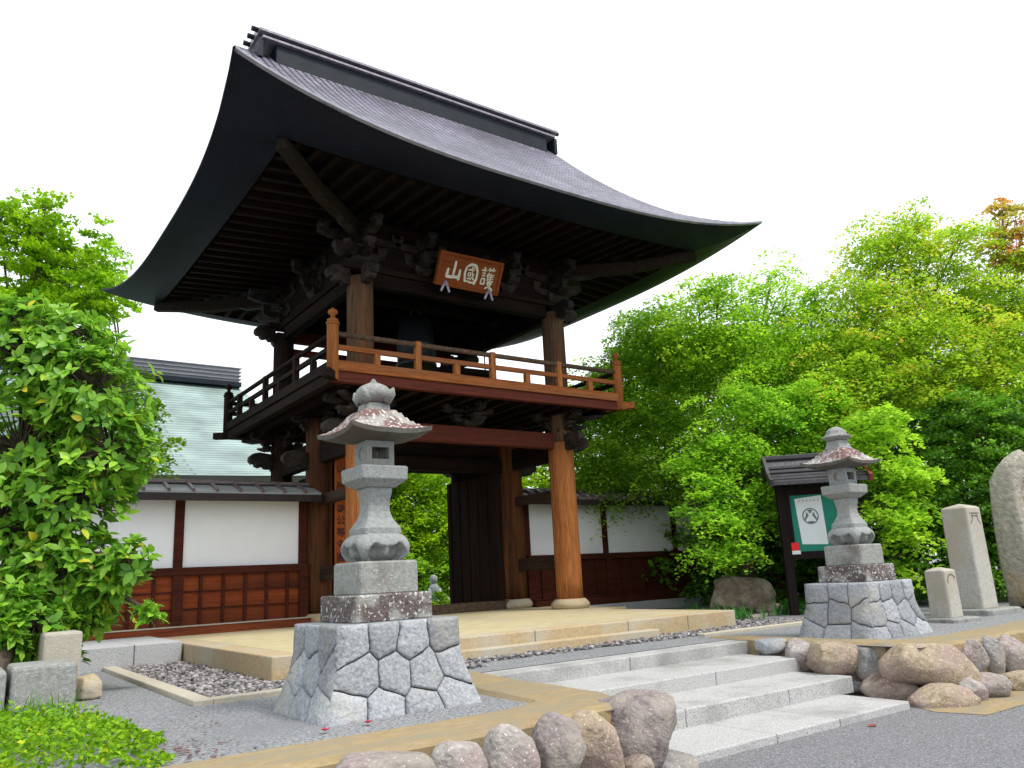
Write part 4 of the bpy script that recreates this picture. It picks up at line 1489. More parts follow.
def pedestal(cx_, cy_, z0, z1, hb, ht, parent, seed, dy=.83):
    rg = random.Random(seed)
    m_ = MB()
    hw = lambda v: ht + .018 * (1 - v) + (hb - ht - .018) * max(0.0, (.64 - v) / .64) ** 1.25
    asp = 2 * (hb + ht) / 2 / (z1 - z0)
    for face in range(4):
        ang = face * math.pi / 2
        ca, sa = math.cos(ang), math.sin(ang)

        def P(u, v, k):
            v_ = min(1, max(0, v))
            h = hw(v_)
            x, y = (u / asp * 2 - 1) * h, -(h + k)
            return Vector((cx_ + x * ca - y * sa, cy_ + (x * sa + y * ca) * dy, z0 + (z1 - z0) * v_))
        seeds = []
        rows = ((.84, 4), (.47, 4), (.10, 4)) if face % 2 == 0 else ((.84, 3), (.47, 3), (.10, 3))
        for ri, (rv, nn) in enumerate(rows):
            offs = rg.uniform(-.12, .12) + (.5 if ri == 1 else 0) * .6
            for k in range(nn):
                u = (k + .5 + offs * .6 + rg.uniform(-.16, .16)) / nn
                if -.02 < u < 1.02:
                    seeds.append((u * asp, rv + rg.uniform(-.05, .05)))
        cells = voronoi(seeds, asp, .0065)
        for poly in cells:
            if len(poly) < 3:
                continue
            # subdivide the outline so it follows the batter
            pp = []
            for i in range(len(poly)):
                a, b = poly[i], poly[(i + 1) % len(poly)]
                for q in range(6):
                    t = q / 6
                    px_, py_ = a[0] + (b[0] - a[0]) * t, a[1] + (b[1] - a[1]) * t
                    if 1e-4 < px_ < asp - 1e-4 and 1e-4 < py_ < 1 - 1e-4:
                        px_ += .022 * mnoise.noise(Vector((px_ * 6, py_ * 6, seed + face)))
                        py_ += .022 * mnoise.noise(Vector((px_ * 6, py_ * 6, seed + face + 9)))
                    pp.append((px_, py_))
            c = (sum(p[0] for p in pp) / len(pp), sum(p[1] for p in pp) / len(pp))
            n = len(pp)
            bul = rg.uniform(.006, .018)

            def shrink(p, f):
                u = p[0] + (c[0] - p[0]) * f
                if p[0] < 1e-4 or p[0] > asp - 1e-4:
                    u = p[0]
                return (u, p[1] + (c[1] - p[1]) * f)

            def bk(p, k):
                return k * (0.15 if (p[0] < 1e-4 or p[0] > asp - 1e-4) else 1)
            V = []
            for f, k in ((0, -.05), (0, -.004), (.045, .010), (.16, .010 + bul * .5), (.45, .010 + bul * (.9 + rg.uniform(-.2, .2)))):
                for p in pp:
                    q = shrink(p, f)
                    V.append(P(q[0], q[1], bk(q, k + (.012 * mnoise.noise(Vector((q[0] * 5, q[1] * 5, seed))) + .006 * mnoise.noise(Vector((q[0] * 16, q[1] * 16, seed))) if f > .02 else 0))))
            V.append(P(c[0], c[1], .010 + bul))
            Fc = []
            for r_ in range(4):
                for i in range(n):
                    i2 = (i + 1) % n
                    Fc.append((r_ * n + i, r_ * n + i2, (r_ + 1) * n + i2, (r_ + 1) * n + i))
            for i in range(n):
                Fc.append((4 * n + i, 4 * n + (i + 1) % n, 5 * n))
            m_.add(V, Fc, True, rg.uniform(0, 1))
    ped = m_.build('pedestal', M['blue'], parent)
    m_ = MB()
    V, Fc = [], []
    secs = [(z0 + (z1 - z0) * v, hw(v) - .03, 0.0) for v in np.linspace(0, .97, 8)] + [(z1 - .004, ht - .012, 0)]
    m_.loft(secs, (cx_, cy_, 0))
    m_.v = [(p[0], cy_ + (p[1] - cy_) * dy, p[2]) for p in m_.v]
    m_.build('core', M['mortar'], ped)
    m_ = MB().loft([(z1 - .02, ht - .008, .01), (z1 + .002, ht - .012, .012)], (cx_, cy_, 0))
    m_.v = [(p[0], cy_ + (p[1] - cy_) * dy, p[2]) for p in m_.v]
    m_.build('top_slab', M['blue'], ped)


def lantern(x, y, label, finial, seed):
    t = thing('stone_lantern', label, 'stone lantern', (x, y, GZ), 'stone lanterns flanking the steps')
    c = (x, y, 0)
    pedestal(x, y, GZ - .03, .365, .605, .475, t, seed)
    z = .365
    m_ = MB().loft([(.367, .305, .012), (.375, .312, .012), (.545, .31, .012), (.556, .30, .015)], c)
    m_.build('lower_block', M['lichen_dark'], t)
    m_ = MB().loft([(.557, .232, .01), (.565, .237, .01), (.775, .235, .01), (.79, .225, .02)], c)
    m_.build('upper_block', M['block'], t)
    # scrolled foot
    m_ = MB()
    ZN, SN = 18, 28
    def foot(i, j):
        f = j / ZN
        z_ = .792 + .2 * f
        hh = .158 + .062 * math.sin(math.pi * min(1, f * .98 + .02)) ** .7
        side, q = divmod(i, SN)
        q_ = 2 * q / SN - 1
        ex_ = 5.0
        nrm_ = (1 + abs(q_) ** ex_) ** (1 / ex_)
        rec = 0.0
        aq = abs(q_)
        topz = .60 - .25 * max(0, (aq - .45) / .3) ** 2 + .05 * math.cos(aq * 14)
        if aq < .74 and f < topz:
            rec = min(1, (topz - f) * 9) * min(1, (.74 - aq) * 12)
        pend = math.exp(-(q_ / .14) ** 2) * (1 if f > .12 else .4)
        rec = max(0, rec - pend * .95)
        a_, b_ = q_ * hh / nrm_, -(hh / nrm_ - .085 * rec)
        for _ in range(side % 4):
            a_, b_ = -b_, a_
        return Vector((x + a_, y + b_, z_))
    m_.grid(foot, 4 * SN, ZN, True)
    m_.loft([(.985, .160, .05), (.993, .150, .05)], c)
    m_.build('scroll_foot', M['lantern'], t)
    # waisted shaft
    prof = [(.992, .150, .012), (1.035, .150, .012), (1.045, .142, .012), (1.07, .128, .012), (1.11, .105, .012), (1.16, .090, .012), (1.21, .087, .012), (1.26, .093, .012), (1.30, .101, .012), (1.342, .104, .012)]
    MB().loft(prof, c).build('shaft', M['lantern'], t)
    MB().loft([(1.343, .125, .01), (1.40, .192, .012), (1.492, .196, .012), (1.502, .185, .015)], c).build('platform_slab', M['lantern'], t, bevel=0.006)
    # light chamber with openings
    m_ = MB()
    h, k = .114, .042
    for sx in (-1, 1):
        for sy in (-1, 1):
            m_.box((x + sx * (h - k / 2), y + sy * (h - k / 2), 1.602), (k, k, .196))
    for sx in (-1, 1):
        m_.box((x, y + sx * (h - .018), 1.532), (2 * h - 2 * k, .034, .055))
        m_.box((x, y + sx * (h - .018), 1.676), (2 * h - 2 * k, .034, .048))
    # pierced crescent sides: solid wall with a crescent relief
    m_.box((x - h + .018, y, 1.602), (.034, 2 * h - 2 * k, .196))
    m_.box((x + h - .018, y, 1.602), (.034, 2 * h - 2 * k, .196))
    lc = m_.build('light_chamber', M['lantern'], t)
    for sx in (-1, 1):
        m_ = MB()
        pts = []
        for a in np.linspace(R(60), R(300), 13):
            pts.append((.045 * math.cos(a), .05 * math.sin(a)))
        for a in np.linspace(R(290), R(70), 11):
            pts.append((.024 + .036 * math.cos(a), .042 * math.sin(a)))
        m_.prism(pts, lambda p, q, sx=sx: Vector((x + sx * (h - .004 + q), y - p[0], 1.605 + p[1])), 0, .0045)
        m_.build('crescent', M['engrave'], lc)
    MB().box((x, y, 1.602), (.03, .03, .19)).build('inner_post', M['mortar'], lc)
    # roof with upturned corners
    m_ = MB()
    ns = 20
    he, zt, ze = .318, 1.945, 1.768

    def top(i, j):
        s, q = 2 * i / ns - 1, 2 * j / ns - 1
        m = max(abs(s), abs(q))
        rr = .14 / he
        f = 1 if m < rr else 1 - ((m - rr) / (1 - rr))
        z_ = ze + (zt - ze) * (f ** 1.35) + .035 * (abs(s) * abs(q)) ** 2.6
        z_ += .006 * mnoise.noise(Vector((s * 4 + x, q * 4 + y, 0)))
        return Vector((x + s * he * (1 + .06 * abs(q) ** 4), y + q * he * (1 + .06 * abs(s) ** 4), z_))

    def botm(i, j):
        s, q = 2 * i / ns - 1, 2 * j / ns - 1
        m = max(abs(s), abs(q))
        z_ = 1.700 + .032 * max(0, (m - .36) / .64) + .035 * (abs(s) * abs(q)) ** 2.6
        sc_ = .985
        return Vector((x + s * he * sc_ * (1 + .06 * abs(q) ** 4), y + q * he * sc_ * (1 + .06 * abs(s) ** 4), z_))
    m_.grid(top, ns, ns, True)
    m2 = MB()
    m2.grid(botm, ns, ns, True, True)
    ring = []
    for i in range(ns):
        ring.append((i, 0))
    for j in range(ns):
        ring.append((ns, j))
    for i in range(ns):
        ring.append((ns - i, ns))
    for j in range(ns):
        ring.append((0, ns - j))
    V = [top(*p) for p in ring] + [botm(*p) for p in ring]
    nr = len(ring)
    m2.add(V, [(i, nr + i, nr + (i + 1) % nr, (i + 1) % nr) for i in range(nr)])
    lr = m_.build('lantern_roof', M['lichen'], t)
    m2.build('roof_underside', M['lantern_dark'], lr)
    # finial
    if finial == 'lotus':
        m_ = MB().loft([(1.935, .098, .012), (1.95, .100, .012), (2.0, .094, .012), (2.008, .088, .012)], c)
        m_.build('finial_neck', M['lantern'], t)
        m_ = MB()
        m_.lathe([(.075, 2.008), (.11, 2.02), (.14, 2.05), (.148, 2.085), (.135, 2.12), (.105, 2.15), (.06, 2.172), (.028, 2.187), (.012, 2.215)], c, 24)
        for k in range(4):
            a = k * math.pi / 2 + .6
            d = Vector((math.cos(a), math.sin(a), 0))
            m_.tube([Vector(c) + d * .10 + Vector((0, 0, 2.04)), Vector(c) + d * .165 + Vector((0, 0, 2.085)), Vector(c) + d * .178 + Vector((0, 0, 2.125))], [.06, .034, .006], 8)
        m_.build('lotus_finial', M['block'], t)
    else:
        m_ = MB().loft([(1.93, .135, .03), (1.96, .12, .03), (2.03, .098, .02), (2.045, .095, .02)], c)
        m_.build('finial_neck', M['lantern'], t)
        m_ = MB()
        m_.lathe([(.09, 2.045), (.13, 2.055), (.175, 2.085), (.178, 2.10), (.14, 2.115), (.125, 2.14), (.115, 2.17), (.08, 2.20), (.03, 2.222), (.01, 2.226)], c, 8, False)
        m_.build('bud_finial', M['block'], t)
    return t


lantern(-2.66, -6.005, 'tall stone lantern with lotus bud finial left of the steps', 'lotus', 3)
lantern(3.56, -6.06, 'tall stone lantern with flat tiered finial right of the steps', 'tier', 11)

# ================================================================== boulders
_bm = bmesh.new()
bmesh.ops.create_icosphere(_bm, subdivisions=4, radius=1)
ICO_V = [v.co.copy() for v in _bm.verts]
ICO_F = [tuple(v.index for v in f.verts) for f in _bm.faces]
_bm.free()


def boulder(label, c, size, material, seed, rot=(0, 0, 0), sq=0.35, rough=0.13, name='boulder', group='boulders along the terrace edge', cat='boulder'):
    rm = Euler(rot).to_matrix()
    V = []
    off = Vector((seed * 7.3, seed * 3.1, seed * 1.7))
    rg = random.Random(seed * 13 + 5)
    cuts = []
    for _ in range(9):
        n_ = Vector((rg.gauss(0, 1), rg.gauss(0, 1), rg.gauss(0, 1))).normalized()
        cuts.append((n_, rg.uniform(.70, .90)))
    for v in ICO_V:
        m = max(abs(v.x), abs(v.y), abs(v.z))
        p = v * (1 - sq) + (v / m) * sq * .82
        for n_, d_ in cuts:
            e_ = p.dot(n_) - d_
            if e_ > 0:
                p = p - n_ * e_ * .8
        p = p * 1.06
        p = p * (1 + rough * 1.5 * mnoise.noise(v * .9 + off) + rough * .45 * mnoise.noise(v * 2.6 + off) + rough * .16 * mnoise.noise(v * 7 + off))
        p = Vector((p.x * size[0], p.y * size[1], p.z * size[2]))
        V.append(rm @ p)
    m_ = MB()
    m_.add(V, ICO_F, True)
    o = m_.build(name, material)
    o.location = c
    tag(o, label, cat, group)
    return o


def boulder_px(label, u0, v0, u1, v1, plane, mat_, seed, tilt=0.0, depth=None, sq=.35, rough=.11):
    um, vm_ = (u0 + u1) / 2, (v0 + v1) / 2
    P = atY(um, vm_, plane[1]) if plane[0] == 'y' else atX(um, vm_, plane[1])
    dist = float((P - CAM) @ CD)
    hw_, hh_ = (u1 - u0) / 2 * dist / FPX, (v1 - v0) / 2 * dist / FPX
    az = math.atan2(CR[1], CR[0])
    dp = depth or max(.13, min(hw_, .24) * 1.0)
    rm = Matrix.Rotation(az, 3, 'Z') @ Matrix.Rotation(tilt, 3, 'Y')
    return boulder(label, P, (hw_ * 1.15, dp, hh_ * 1.07), mat_, seed, rm.to_euler(), sq, rough)


YL = -7.74
for a in (
    ('flat pinkish boulder lying at the left end of the kerb front row', 335, 754, 433, 796, 'b_pink', 1, 0, .5),
    ('rounded speckled boulder second from the left below the kerb', 433, 741, 482, 796, 'b_white', 2, 0, .3),
    ('pale domed boulder with reddish spots below the kerb', 484, 729, 537, 796, 'b_white', 3, .1, .2),
    ('purplish leaning oval boulder beside the pale domed one', 530, 719, 582, 792, 'b_purple', 4, .35, .25),
    ('slim ochre boulder standing on end by the big purple boulder', 570, 713, 618, 788, 'b_ochre', 5, -.22, .5),
):
    boulder_px(a[0], a[1], a[2], a[3], a[4], ('y', YL), M[a[5]], a[6], a[7], sq=a[8])
boulder_px('largest purple grey boulder at the left end of the steps', 594, 694, 675, 764, ('y', -7.45), M['b_purple'], 16, .0, depth=.30, sq=.45, rough=.13)
boulder_px('small grey stone beneath the largest boulder by the lowest step', 650, 752, 697, 790, ('y', -7.62), M['b_grey'], 7, .1)
boulder_px('small mossy stone wedged under the largest boulder', 622, 758, 652, 784, ('y', -7.72), M['b_brown'], 8)
for a in (
    ('flat bluish boulder beside the top step', 757, 639, 790, 656, ('x', 2.50), 'b_blue', 9, 0, .4),
    ('ochre grey boulder beside the second step', 788, 641, 815, 671, ('x', 2.45), 'b_white', 10, .1, .4),
    ('plump pinkish ochre boulder beside the third step', 811, 642, 859, 674, ('x', 2.42), 'b_ochre', 11, 0, .4),
    ('dark grey wedge boulder between the plump and the huge boulder', 855, 644, 892, 682, ('x', 2.62), 'b_grey', 12, 0, .5),
    ('huge lumpy ochre boulder in the right retaining row', 886, 643, 970, 688, ('y', -7.24), 'b_ochre', 13, 0.05, .45),
    ('small pink ochre boulder right of the huge boulder', 960, 641, 985, 678, ('y', -7.40), 'b_pink', 14, 0, .5),
    ('upright grey oval boulder between two pink boulders', 981, 639, 1003, 678, ('y', -7.42), 'b_grey', 15, -.15, .2),
    ('rounded pink boulder near the right edge of the row', 995, 636, 1025, 676, ('y', -7.45), 'b_pink', 21, -.2, .3),
    ('flat bluish boulder on top behind the rounded pink boulder', 1000, 631, 1046, 647, ('y', -7.25), 'b_blue', 17, 0, .3),
    ('flat brown boulder at the foot of the dark grey wedge', 867, 675, 922, 704, ('x', 2.50), 'b_brown', 18, .12, .4),
    ('long ochre boulder lowest on the sandy strip', 913, 685, 974, 712, ('y', -7.48), 'b_ochre', 19, 0, .45),
    ('narrow greyish boulder beside the long ochre boulder', 962, 679, 984, 708, ('y', -7.58), 'b_white', 20, -.1, .4),
    ('grey pink boulder in the lower row under the pink ones', 968, 674, 1006, 702, ('y', -7.58), 'b_pink', 22, 0, .35),
    ('ochre boulder at the right edge of the lower row', 996, 671, 1040, 698, ('y', -7.58), 'b_ochre', 23, .1, .35),
    ('tiny ochre stone between the plump boulder and the lowest step', 845, 670, 862, 682, ('x', 2.55), 'b_ochre', 24, 0, .3),
    ('small squarish grey stone at the end of the lowest step', 846, 679, 871, 694, ('x', 2.52), 'b_grey', 25, 0, .75),
    ('pink boulder beyond the right edge of the row', 1024, 640, 1062, 684, ('y', -7.45), 'b_pink', 26, 0, .3),
):
    boulder_px(a[0], a[1], a[2], a[3], a[4], a[5], M[a[6]], a[7], a[8], sq=a[9])

# garden rock by the wall
P = atY(742, 600, -1.6)
boulder('broad weathered brown rock by the end of the right wall', (P[0], P[1], .05), (.72, .5, .40), M['rock'], 31, (0, 0, R(-35)), .55, .16, 'garden_rock', None, 'rock')
P = atY(765, 614, -2.0)
boulder('small flat dark stone at the foot of the brown rock', (P[0], P[1] - .1, GZ + .06), (.26, .2, .1), M['rock'], 33, (0, 0, R(-35)), .5, .1, 'garden_stone', None, 'stone')


# ================================================================== stelae
def pillar_stone(name, label, x, y, s, h, z0, rz, tip, mslab, slab, seed, lean=0.0):
    t = thing(name, label, 'stone pillar', (x, y, GZ))
    m_ = MB()
    secs = []
    for f in np.linspace(0, 1, 6):
        secs.append((z0 + h * f, s * (1.0 - .05 * f), .02))
    secs += [(z0 + h + tip * .35, s * .80, .02), (z0 + h + tip, s * .06, .005)]
    m_.loft(secs, (x, y, 0), False, rz)
    body = m_.build('pillar', M['stele'], t, bevel=0.012)
    m_ = MB()
    m_.loft([(GZ - .05, slab, .04), (z0 - .012, slab, .05), (z0 + .004, slab * .95, .06)], (x, y, 0), False, rz)
    m_.build('base_slab', M['block'], t)
    return t, body


RZS = R(-4)
t1, b1 = pillar_stone('stone_marker', 'short square stone marker with pointed top nearest the right lantern', 5.63, -5.98, .150, .60, -.19, RZS, .05, None, .30, 1)
t2, b2 = pillar_stone('stone_pillar', 'tall square stone pillar with pointed top behind the short marker', 7.03, -5.72, .205, 1.43, -.16, RZS, .07, None, .42, 2)


def engr(parent, x, y, s, rz, z, chars, size):
    """carved characters on the right hand (front) face"""
    c_, s_ = math.cos(rz), math.sin(rz)
    for ch, zz in chars:
        text_mesh('engraving', ch, lambda a, b, k, zz=zz: Vector((x + a * c_ + (s + k) * s_, y + a * s_ - (s + k) * c_, zz + b)), size, M['engrave'], parent, 0, .003)


m_ = MB()


def circ(m_, fn, r, w, n=28, a0=0, a1=360):
    aa = np.linspace(R(a0), R(a1), n)
    strokes([([(r * math.cos(a), r * math.sin(a)) for a in aa], [w] * n)], fn, 0, .003, m_)
    return m_


fn = lambda p, k: Vector((7.03 + p[0] * math.cos(RZS) + (.196 + k) * math.sin(RZS), -5.72 + p[0] * math.sin(RZS) - (.196 + k) * math.cos(RZS), 1.12 + p[1]))
strokes([([(-.12, .07), (.12, .07)], [.02, .02]), ([(-.10, .03), (.10, .03)], [.02, .02]), ([(-.05, .07), (-.07, -.02), (-.13, -.09)], [.02, .02, .015]), ([(.05, .07), (.07, -.02), (.13, -.09)], [.02, .02, .015])], fn, 0, .003, m_)
recalc(m_.build('engraving', M['engrave'], t2))
m_ = MB()
fn = lambda p, k: Vector((5.63 + p[0] * math.cos(RZS) + (.146 + k) * math.sin(RZS), -5.98 + p[0] * math.sin(RZS) - (.146 + k) * math.cos(RZS), 0.28 + p[1]))
circ(m_, fn, .085, .014, 20, 20, 200)
recalc(m_.build('engraving', M['engrave'], t1))

# natural slab monument
t3 = thing('stone_monument', 'tall natural stone slab monument with carved crest near the hedge', 'monument', (7.75, -5.75, GZ))
m_ = MB()
lev = [(-.20, .46, .36, 0), (.1, .49, .36, -.01), (.6, .47, .35, -.02), (1.2, .46, .33, -.02), (1.7, .44, .31, -.03), (2.1, .40, .28, -.04), (2.35, .33, .22, -.02), (2.52, .22, .16, .03), (2.62, .10, .08, .08), (2.66, .02, .02, .11)]
n_ = 28
V, Fc = [], []
for (z, a, b, ox) in lev:
    for k in range(n_):
        th = 2 * math.pi * k / n_
        c_, s_ = math.cos(th), math.sin(th)
        e = .34
        X = a * math.copysign(abs(c_) ** e, c_)
        Y = b * math.copysign(abs(s_) ** e, s_)
        w_ = 1 + .07 * mnoise.noise(Vector((c_ * 2, s_ * 2, z * 2.2))) + .03 * mnoise.noise(Vector((c_ * 7, s_ * 7, z * 8)))
        V.append((X * w_ + ox, Y * w_ - max(0, z - 2.0) * .40, z))
for i in range(len(lev) - 1):
    for k in range(n_):
        k2 = (k + 1) % n_
        Fc.append((i * n_ + k, i * n_ + k2, (i + 1) * n_ + k2, (i + 1) * n_ + k))
Fc += [tuple(reversed(range(n_))), tuple((len(lev) - 1) * n_ + k for k in range(n_))]
MX, MY, MR = 8.62, -5.85, R(-6)
mm_ = Matrix.Translation((MX, MY, 0)) @ Matrix.Rotation(MR, 4, 'Z') @ Matrix.Rotation(R(-2), 4, 'Y')
m_.add([mm_ @ Vector((p[0] * .80, p[1] * .70, -.2 + (p[2] + .2) * .835)) for p in V], Fc, True)
m_.build('slab', M['stele_natural'], t3)
m_ = MB()
fn = lambda p, k: mm_ @ Vector((p[0] * .80, -.262 - k + .035 * p[1], 1.58 + p[1] * .83))
circ(m_, fn, .13, .022, 26)
strokes([([(-.18, .16), (0, .20), (.18, .16)], [.02, .025, .02])], fn, 0, .004, m_)
strokes([([(-.1, -.28), (.1, -.26)], [.03, .03]), ([(0, -.22), (0, -.4)], [.03, .03]), ([(-.13, -.45), (.13, -.43)], [.03, .03]), ([(-.1, -.6), (.12, -.52)], [.03, .03]), ([(-.05, -.48), (-.12, -.75)], [.03, .03]), ([(.03, -.5), (.13, -.78)], [.03, .03]),
         ([(-.12, -.9), (.12, -.88)], [.03, .03]), ([(0, -.85), (-.02, -1.15)], [.03, .03]), ([(-.12, -1.05), (.12, -1.02)], [.03, .03])], fn, 0, .004, m_)
recalc(m_.build('engraving', M['engrave'], t3))

# ================================================================== notice board
NB = thing('notice_board', 'roofed dark timber notice board with green panel behind the right lantern', 'notice board', (6.9, -3.6, GZ))
A = Vector((6.36, -3.12, 0))
B = Vector((7.22, -3.93, 0))
ax = (B - A).normalized()
bn = Vector((ax.y, -ax.x, 0))
if bn.y > 0:
    bn = -bn


def nb(a, k, z):
    return A + ax * a + bn * k + Vector((0, 0, z))


LN = (B - A).length


def nbox(a0, a1, k0, k1, z0, z1):
    return MB().hexa([nb(a0, k0, z0), nb(a1, k0, z0), nb(a1, k1, z0), nb(a0, k1, z0)], [nb(a0, k0, z1), nb(a1, k0, z1), nb(a1, k1, z1), nb(a0, k1, z1)])


for a in (-.02, LN + .02):
    recalc(nbox(a - .07, a + .07, -.07, .07, GZ - .1, 1.95).build('post', M['notice_wood'], NB, bevel=0.008))
recalc(nbox(.05, LN - .05, -.03, .02, .78, 1.76).build('green_panel', M['notice_green'], NB))
recalc(nbox(.05, LN - .05, -.05, .05, .66, .78).build('bottom_rail', M['notice_wood'], NB))
recalc(nbox(.05, LN - .05, -.05, .05, 1.72, 1.85).build('top_rail', M['notice_wood'], NB))
recalc(nbox(.05, .12, .0205, .05, .78, 1.72).build('side_rail', M['notice_wood'], NB))
recalc(nbox(LN - .12, LN - .05, .0205, .05, .78, 1.72).build('side_rail', M['notice_wood'], NB))
# roof
m_ = MB()
for s_ in (-1, 1):
    pr = [(0, 2.36), (.12, 2.22), (.28, 2.05), (.50, 1.93)]
    V = [nb(-.20, s_ * k, z) for k, z in pr] + [nb(LN + .14, s_ * k, z) for k, z in pr] + [nb(-.20, s_ * k, z - .06) for k, z in pr] + [nb(LN + .14, s_ * k, z - .06) for k, z in pr]
    F_ = []
    for i in range(3):
        F_ += [(i, i + 1, 4 + i + 1, 4 + i), (8 + i, 12 + i, 12 + i + 1, 8 + i + 1), (i, 8 + i, 8 + i + 1, i + 1), (4 + i, 4 + i + 1, 12 + i + 1, 12 + i)]
    F_.append((3, 11, 15, 7))
    m_.add(V, F_)
nr_ = recalc(m_.build('shingle_roof', M['notice_roof'], NB))
m_ = MB()
for k, z in ((.14, 2.21), (.22, 2.13), (.30, 2.055), (.40, 2.0)):
    m_.hexa([nb(-.21, k, z - .01), nb(LN + .15, k, z - .01), nb(LN + .15, k + .05, z - .035), nb(-.21, k + .05, z - .035)], [nb(-.21, k, z + .012), nb(LN + .15, k, z + .012), nb(LN + .15, k + .05, z - .018), nb(-.21, k + .05, z - .018)])
recalc(m_.build('shingle_course', M['notice_roof'], nr_))
recalc(nbox(-.22, LN + .16, -.06, .06, 2.34, 2.42).build('ridge_cap', M['notice_roof'], nr_, bevel=.015))
for a, bm_ in ((-.23, 'notice_roof'), (LN + .17, 'notice_red')):
    m_ = MB()
    for s_ in (-1, 1):
        pr = [(0, 2.40), (.14, 2.25), (.30, 2.07), (.54, 1.93)]
        for i in range(3):
            m_.beam(nb(a, s_ * pr[i][0], pr[i][1] - .03), nb(a, s_ * pr[i + 1][0], pr[i + 1][1] - .03), .05, .13)
    m_.build('bargeboard', M[bm_], nr_)
m_ = MB()
for a in np.linspace(0.05, LN - .05, 9):
    m_.beam(nb(a, .1, 2.06), nb(a, .44, 1.88), .05, .05)
m_.build('rafter_ends', M['notice_wood'], nr_)
# poster
ps = thing('poster', 'white poster with a round black crest pinned to the green panel', 'poster', nb(.55, .03, 1.3))


def pst(u, v, k):
    return nb(.30 + u, .0215 + k, 1.30 + v)


MB().hexa([pst(-.06, -.40, 0), pst(.36, -.42, 0), pst(.36, -.42, .003), pst(-.06, -.40, .003)], [pst(-.10, .36, 0), pst(.34, .40, 0), pst(.34, .40, .003), pst(-.10, .36, .003)]).build('sheet', M['paper'], ps)
m_ = MB()
fnp = lambda p, k: pst(.13 + p[0], .06 + p[1], .004 + k)
circ(m_, fnp, .125, .02, 32)
strokes([([(-.10, -.07), (-.05, .02), (-.06, .06)], [.03, .04, .02]), ([(.10, -.07), (.05, .02), (.06, .06)], [.03, .04, .02]), ([(-.04, .09), (.04, .09)], [.03, .03]), ([(-.05, -.10), (.05, -.10)], [.03, .03]), ([(-.02, .05), (0, .08), (.02, .05)], [.02, .02, .02])], fnp, 0, .002, m_)
recalc(m_.build('crest', M['paper_ink'], ps))
m_ = MB()
for k in range(6):
    u = -.04 + k * .062
    strokes([([(u, .31), (u + .03, .33)], [.012, .012]), ([(u + .015, .345), (u + .012, .30)], [.012, .01])], lambda p, q: pst(p[0], p[1], .004 + q), 0, .002, m_)
recalc(m_.build('faint_heading', M['kerb_pale'], ps))
stk = thing('notice_sticker', 'small red and white notice on the lower corner of the board', 'notice', nb(.1, .06, .8))
recalc(nbox(.03, .17, .052, .056, .80, .93).build('red_field', M['red_paper'], stk))
recalc(nbox(.05, .19, .052, .056, .74, .799).build('white_field', M['paper'], stk))

# jizo statue behind the gate
JP = at(434, 598, 21)
jz = thing('stone_statue', 'small grey standing stone statue seen through the gate', 'statue', (JP[0], JP[1], GZ))
s_ = .88
m_ = MB()
m_.lathe([(.20 * s_, 0), (.19 * s_, .08), (.15 * s_, .10), (.155 * s_, .3), (.15 * s_, .5), (.165 * s_, .62), (.12 * s_, .72), (.05 * s_, .76)], (JP[0], JP[1], GZ), 16)
m_.build('robe', M['jizo'], jz)
MB().ell((JP[0], JP[1], GZ + .86), (.105, .105, .125)).build('head', M['jizo'], jz)
m_ = MB()
for q in (-1, 1):
    m_.tube([(JP[0] + q * .15, JP[1] - .02, GZ + .62), (JP[0] + q * .15, JP[1] - .10, GZ + .45), (JP[0] + q * .02, JP[1] - .17, GZ + .48)], [.05, .045, .035], 8)
m_.build('folded_arms', M['jizo'], jz)

# ================================================================== planter block at left
sbx = thing('stone_planter', 'rough split granite blocks edging the bed under the shrub', 'planter', (-4.6, -3.6, GZ))
for (x0, x1, y0, y1, z1, m__) in ((-5.6, -4.83, -3.86, -3.2, .10, 'block'), (-4.80, -4.33, -3.86, -3.3, .12, 'block')):
    m_ = MB().bx(x0, x1, y0, y1, GZ - .05, z1)
    m_.build('block', M['block'], sbx, bevel=.03)
m_ = MB().bx(-4.53, -4.22, -3.2, -2.75, GZ - .05, .34)
tag(m_.build('upright_stone', M['stele'], bevel=.025), 'squared upright pale stone between the planter and the wall', 'stone')
boulder('small ochre stone in the gravel by the upright stone', (-4.17, -3.35, GZ + .10), (.12, .12, .11), M['ochre'], 41, (0, 0, .3), .6, .12, 'garden_stone', None, 'stone')

# ================================================================== hall at the back left
hl = thing('temple_hall', 'distant temple hall with pale green copper roof behind the left wall', 'building', (-4, 20, GZ))
HYR, HZR = 18.0, 8.05
HXe = 3.27
m_ = MB()
nS, nT = 24, 20


def hallroof(i, j):
    q = j / nT           # 0 eave .. 1 ridge
    y = 10.2 + (HYR - 10.2) * q
    z = 3.55 + (HZR - 3.55) * (.72 * q + .28 * q * q)
    xr = HXe + 3.6 * (1 - q) ** 1.2
    x = -26 + (xr + 26) * i / nS
    return Vector((x, y, z + .45 * (i / nS) ** 10 * (1 - q)))


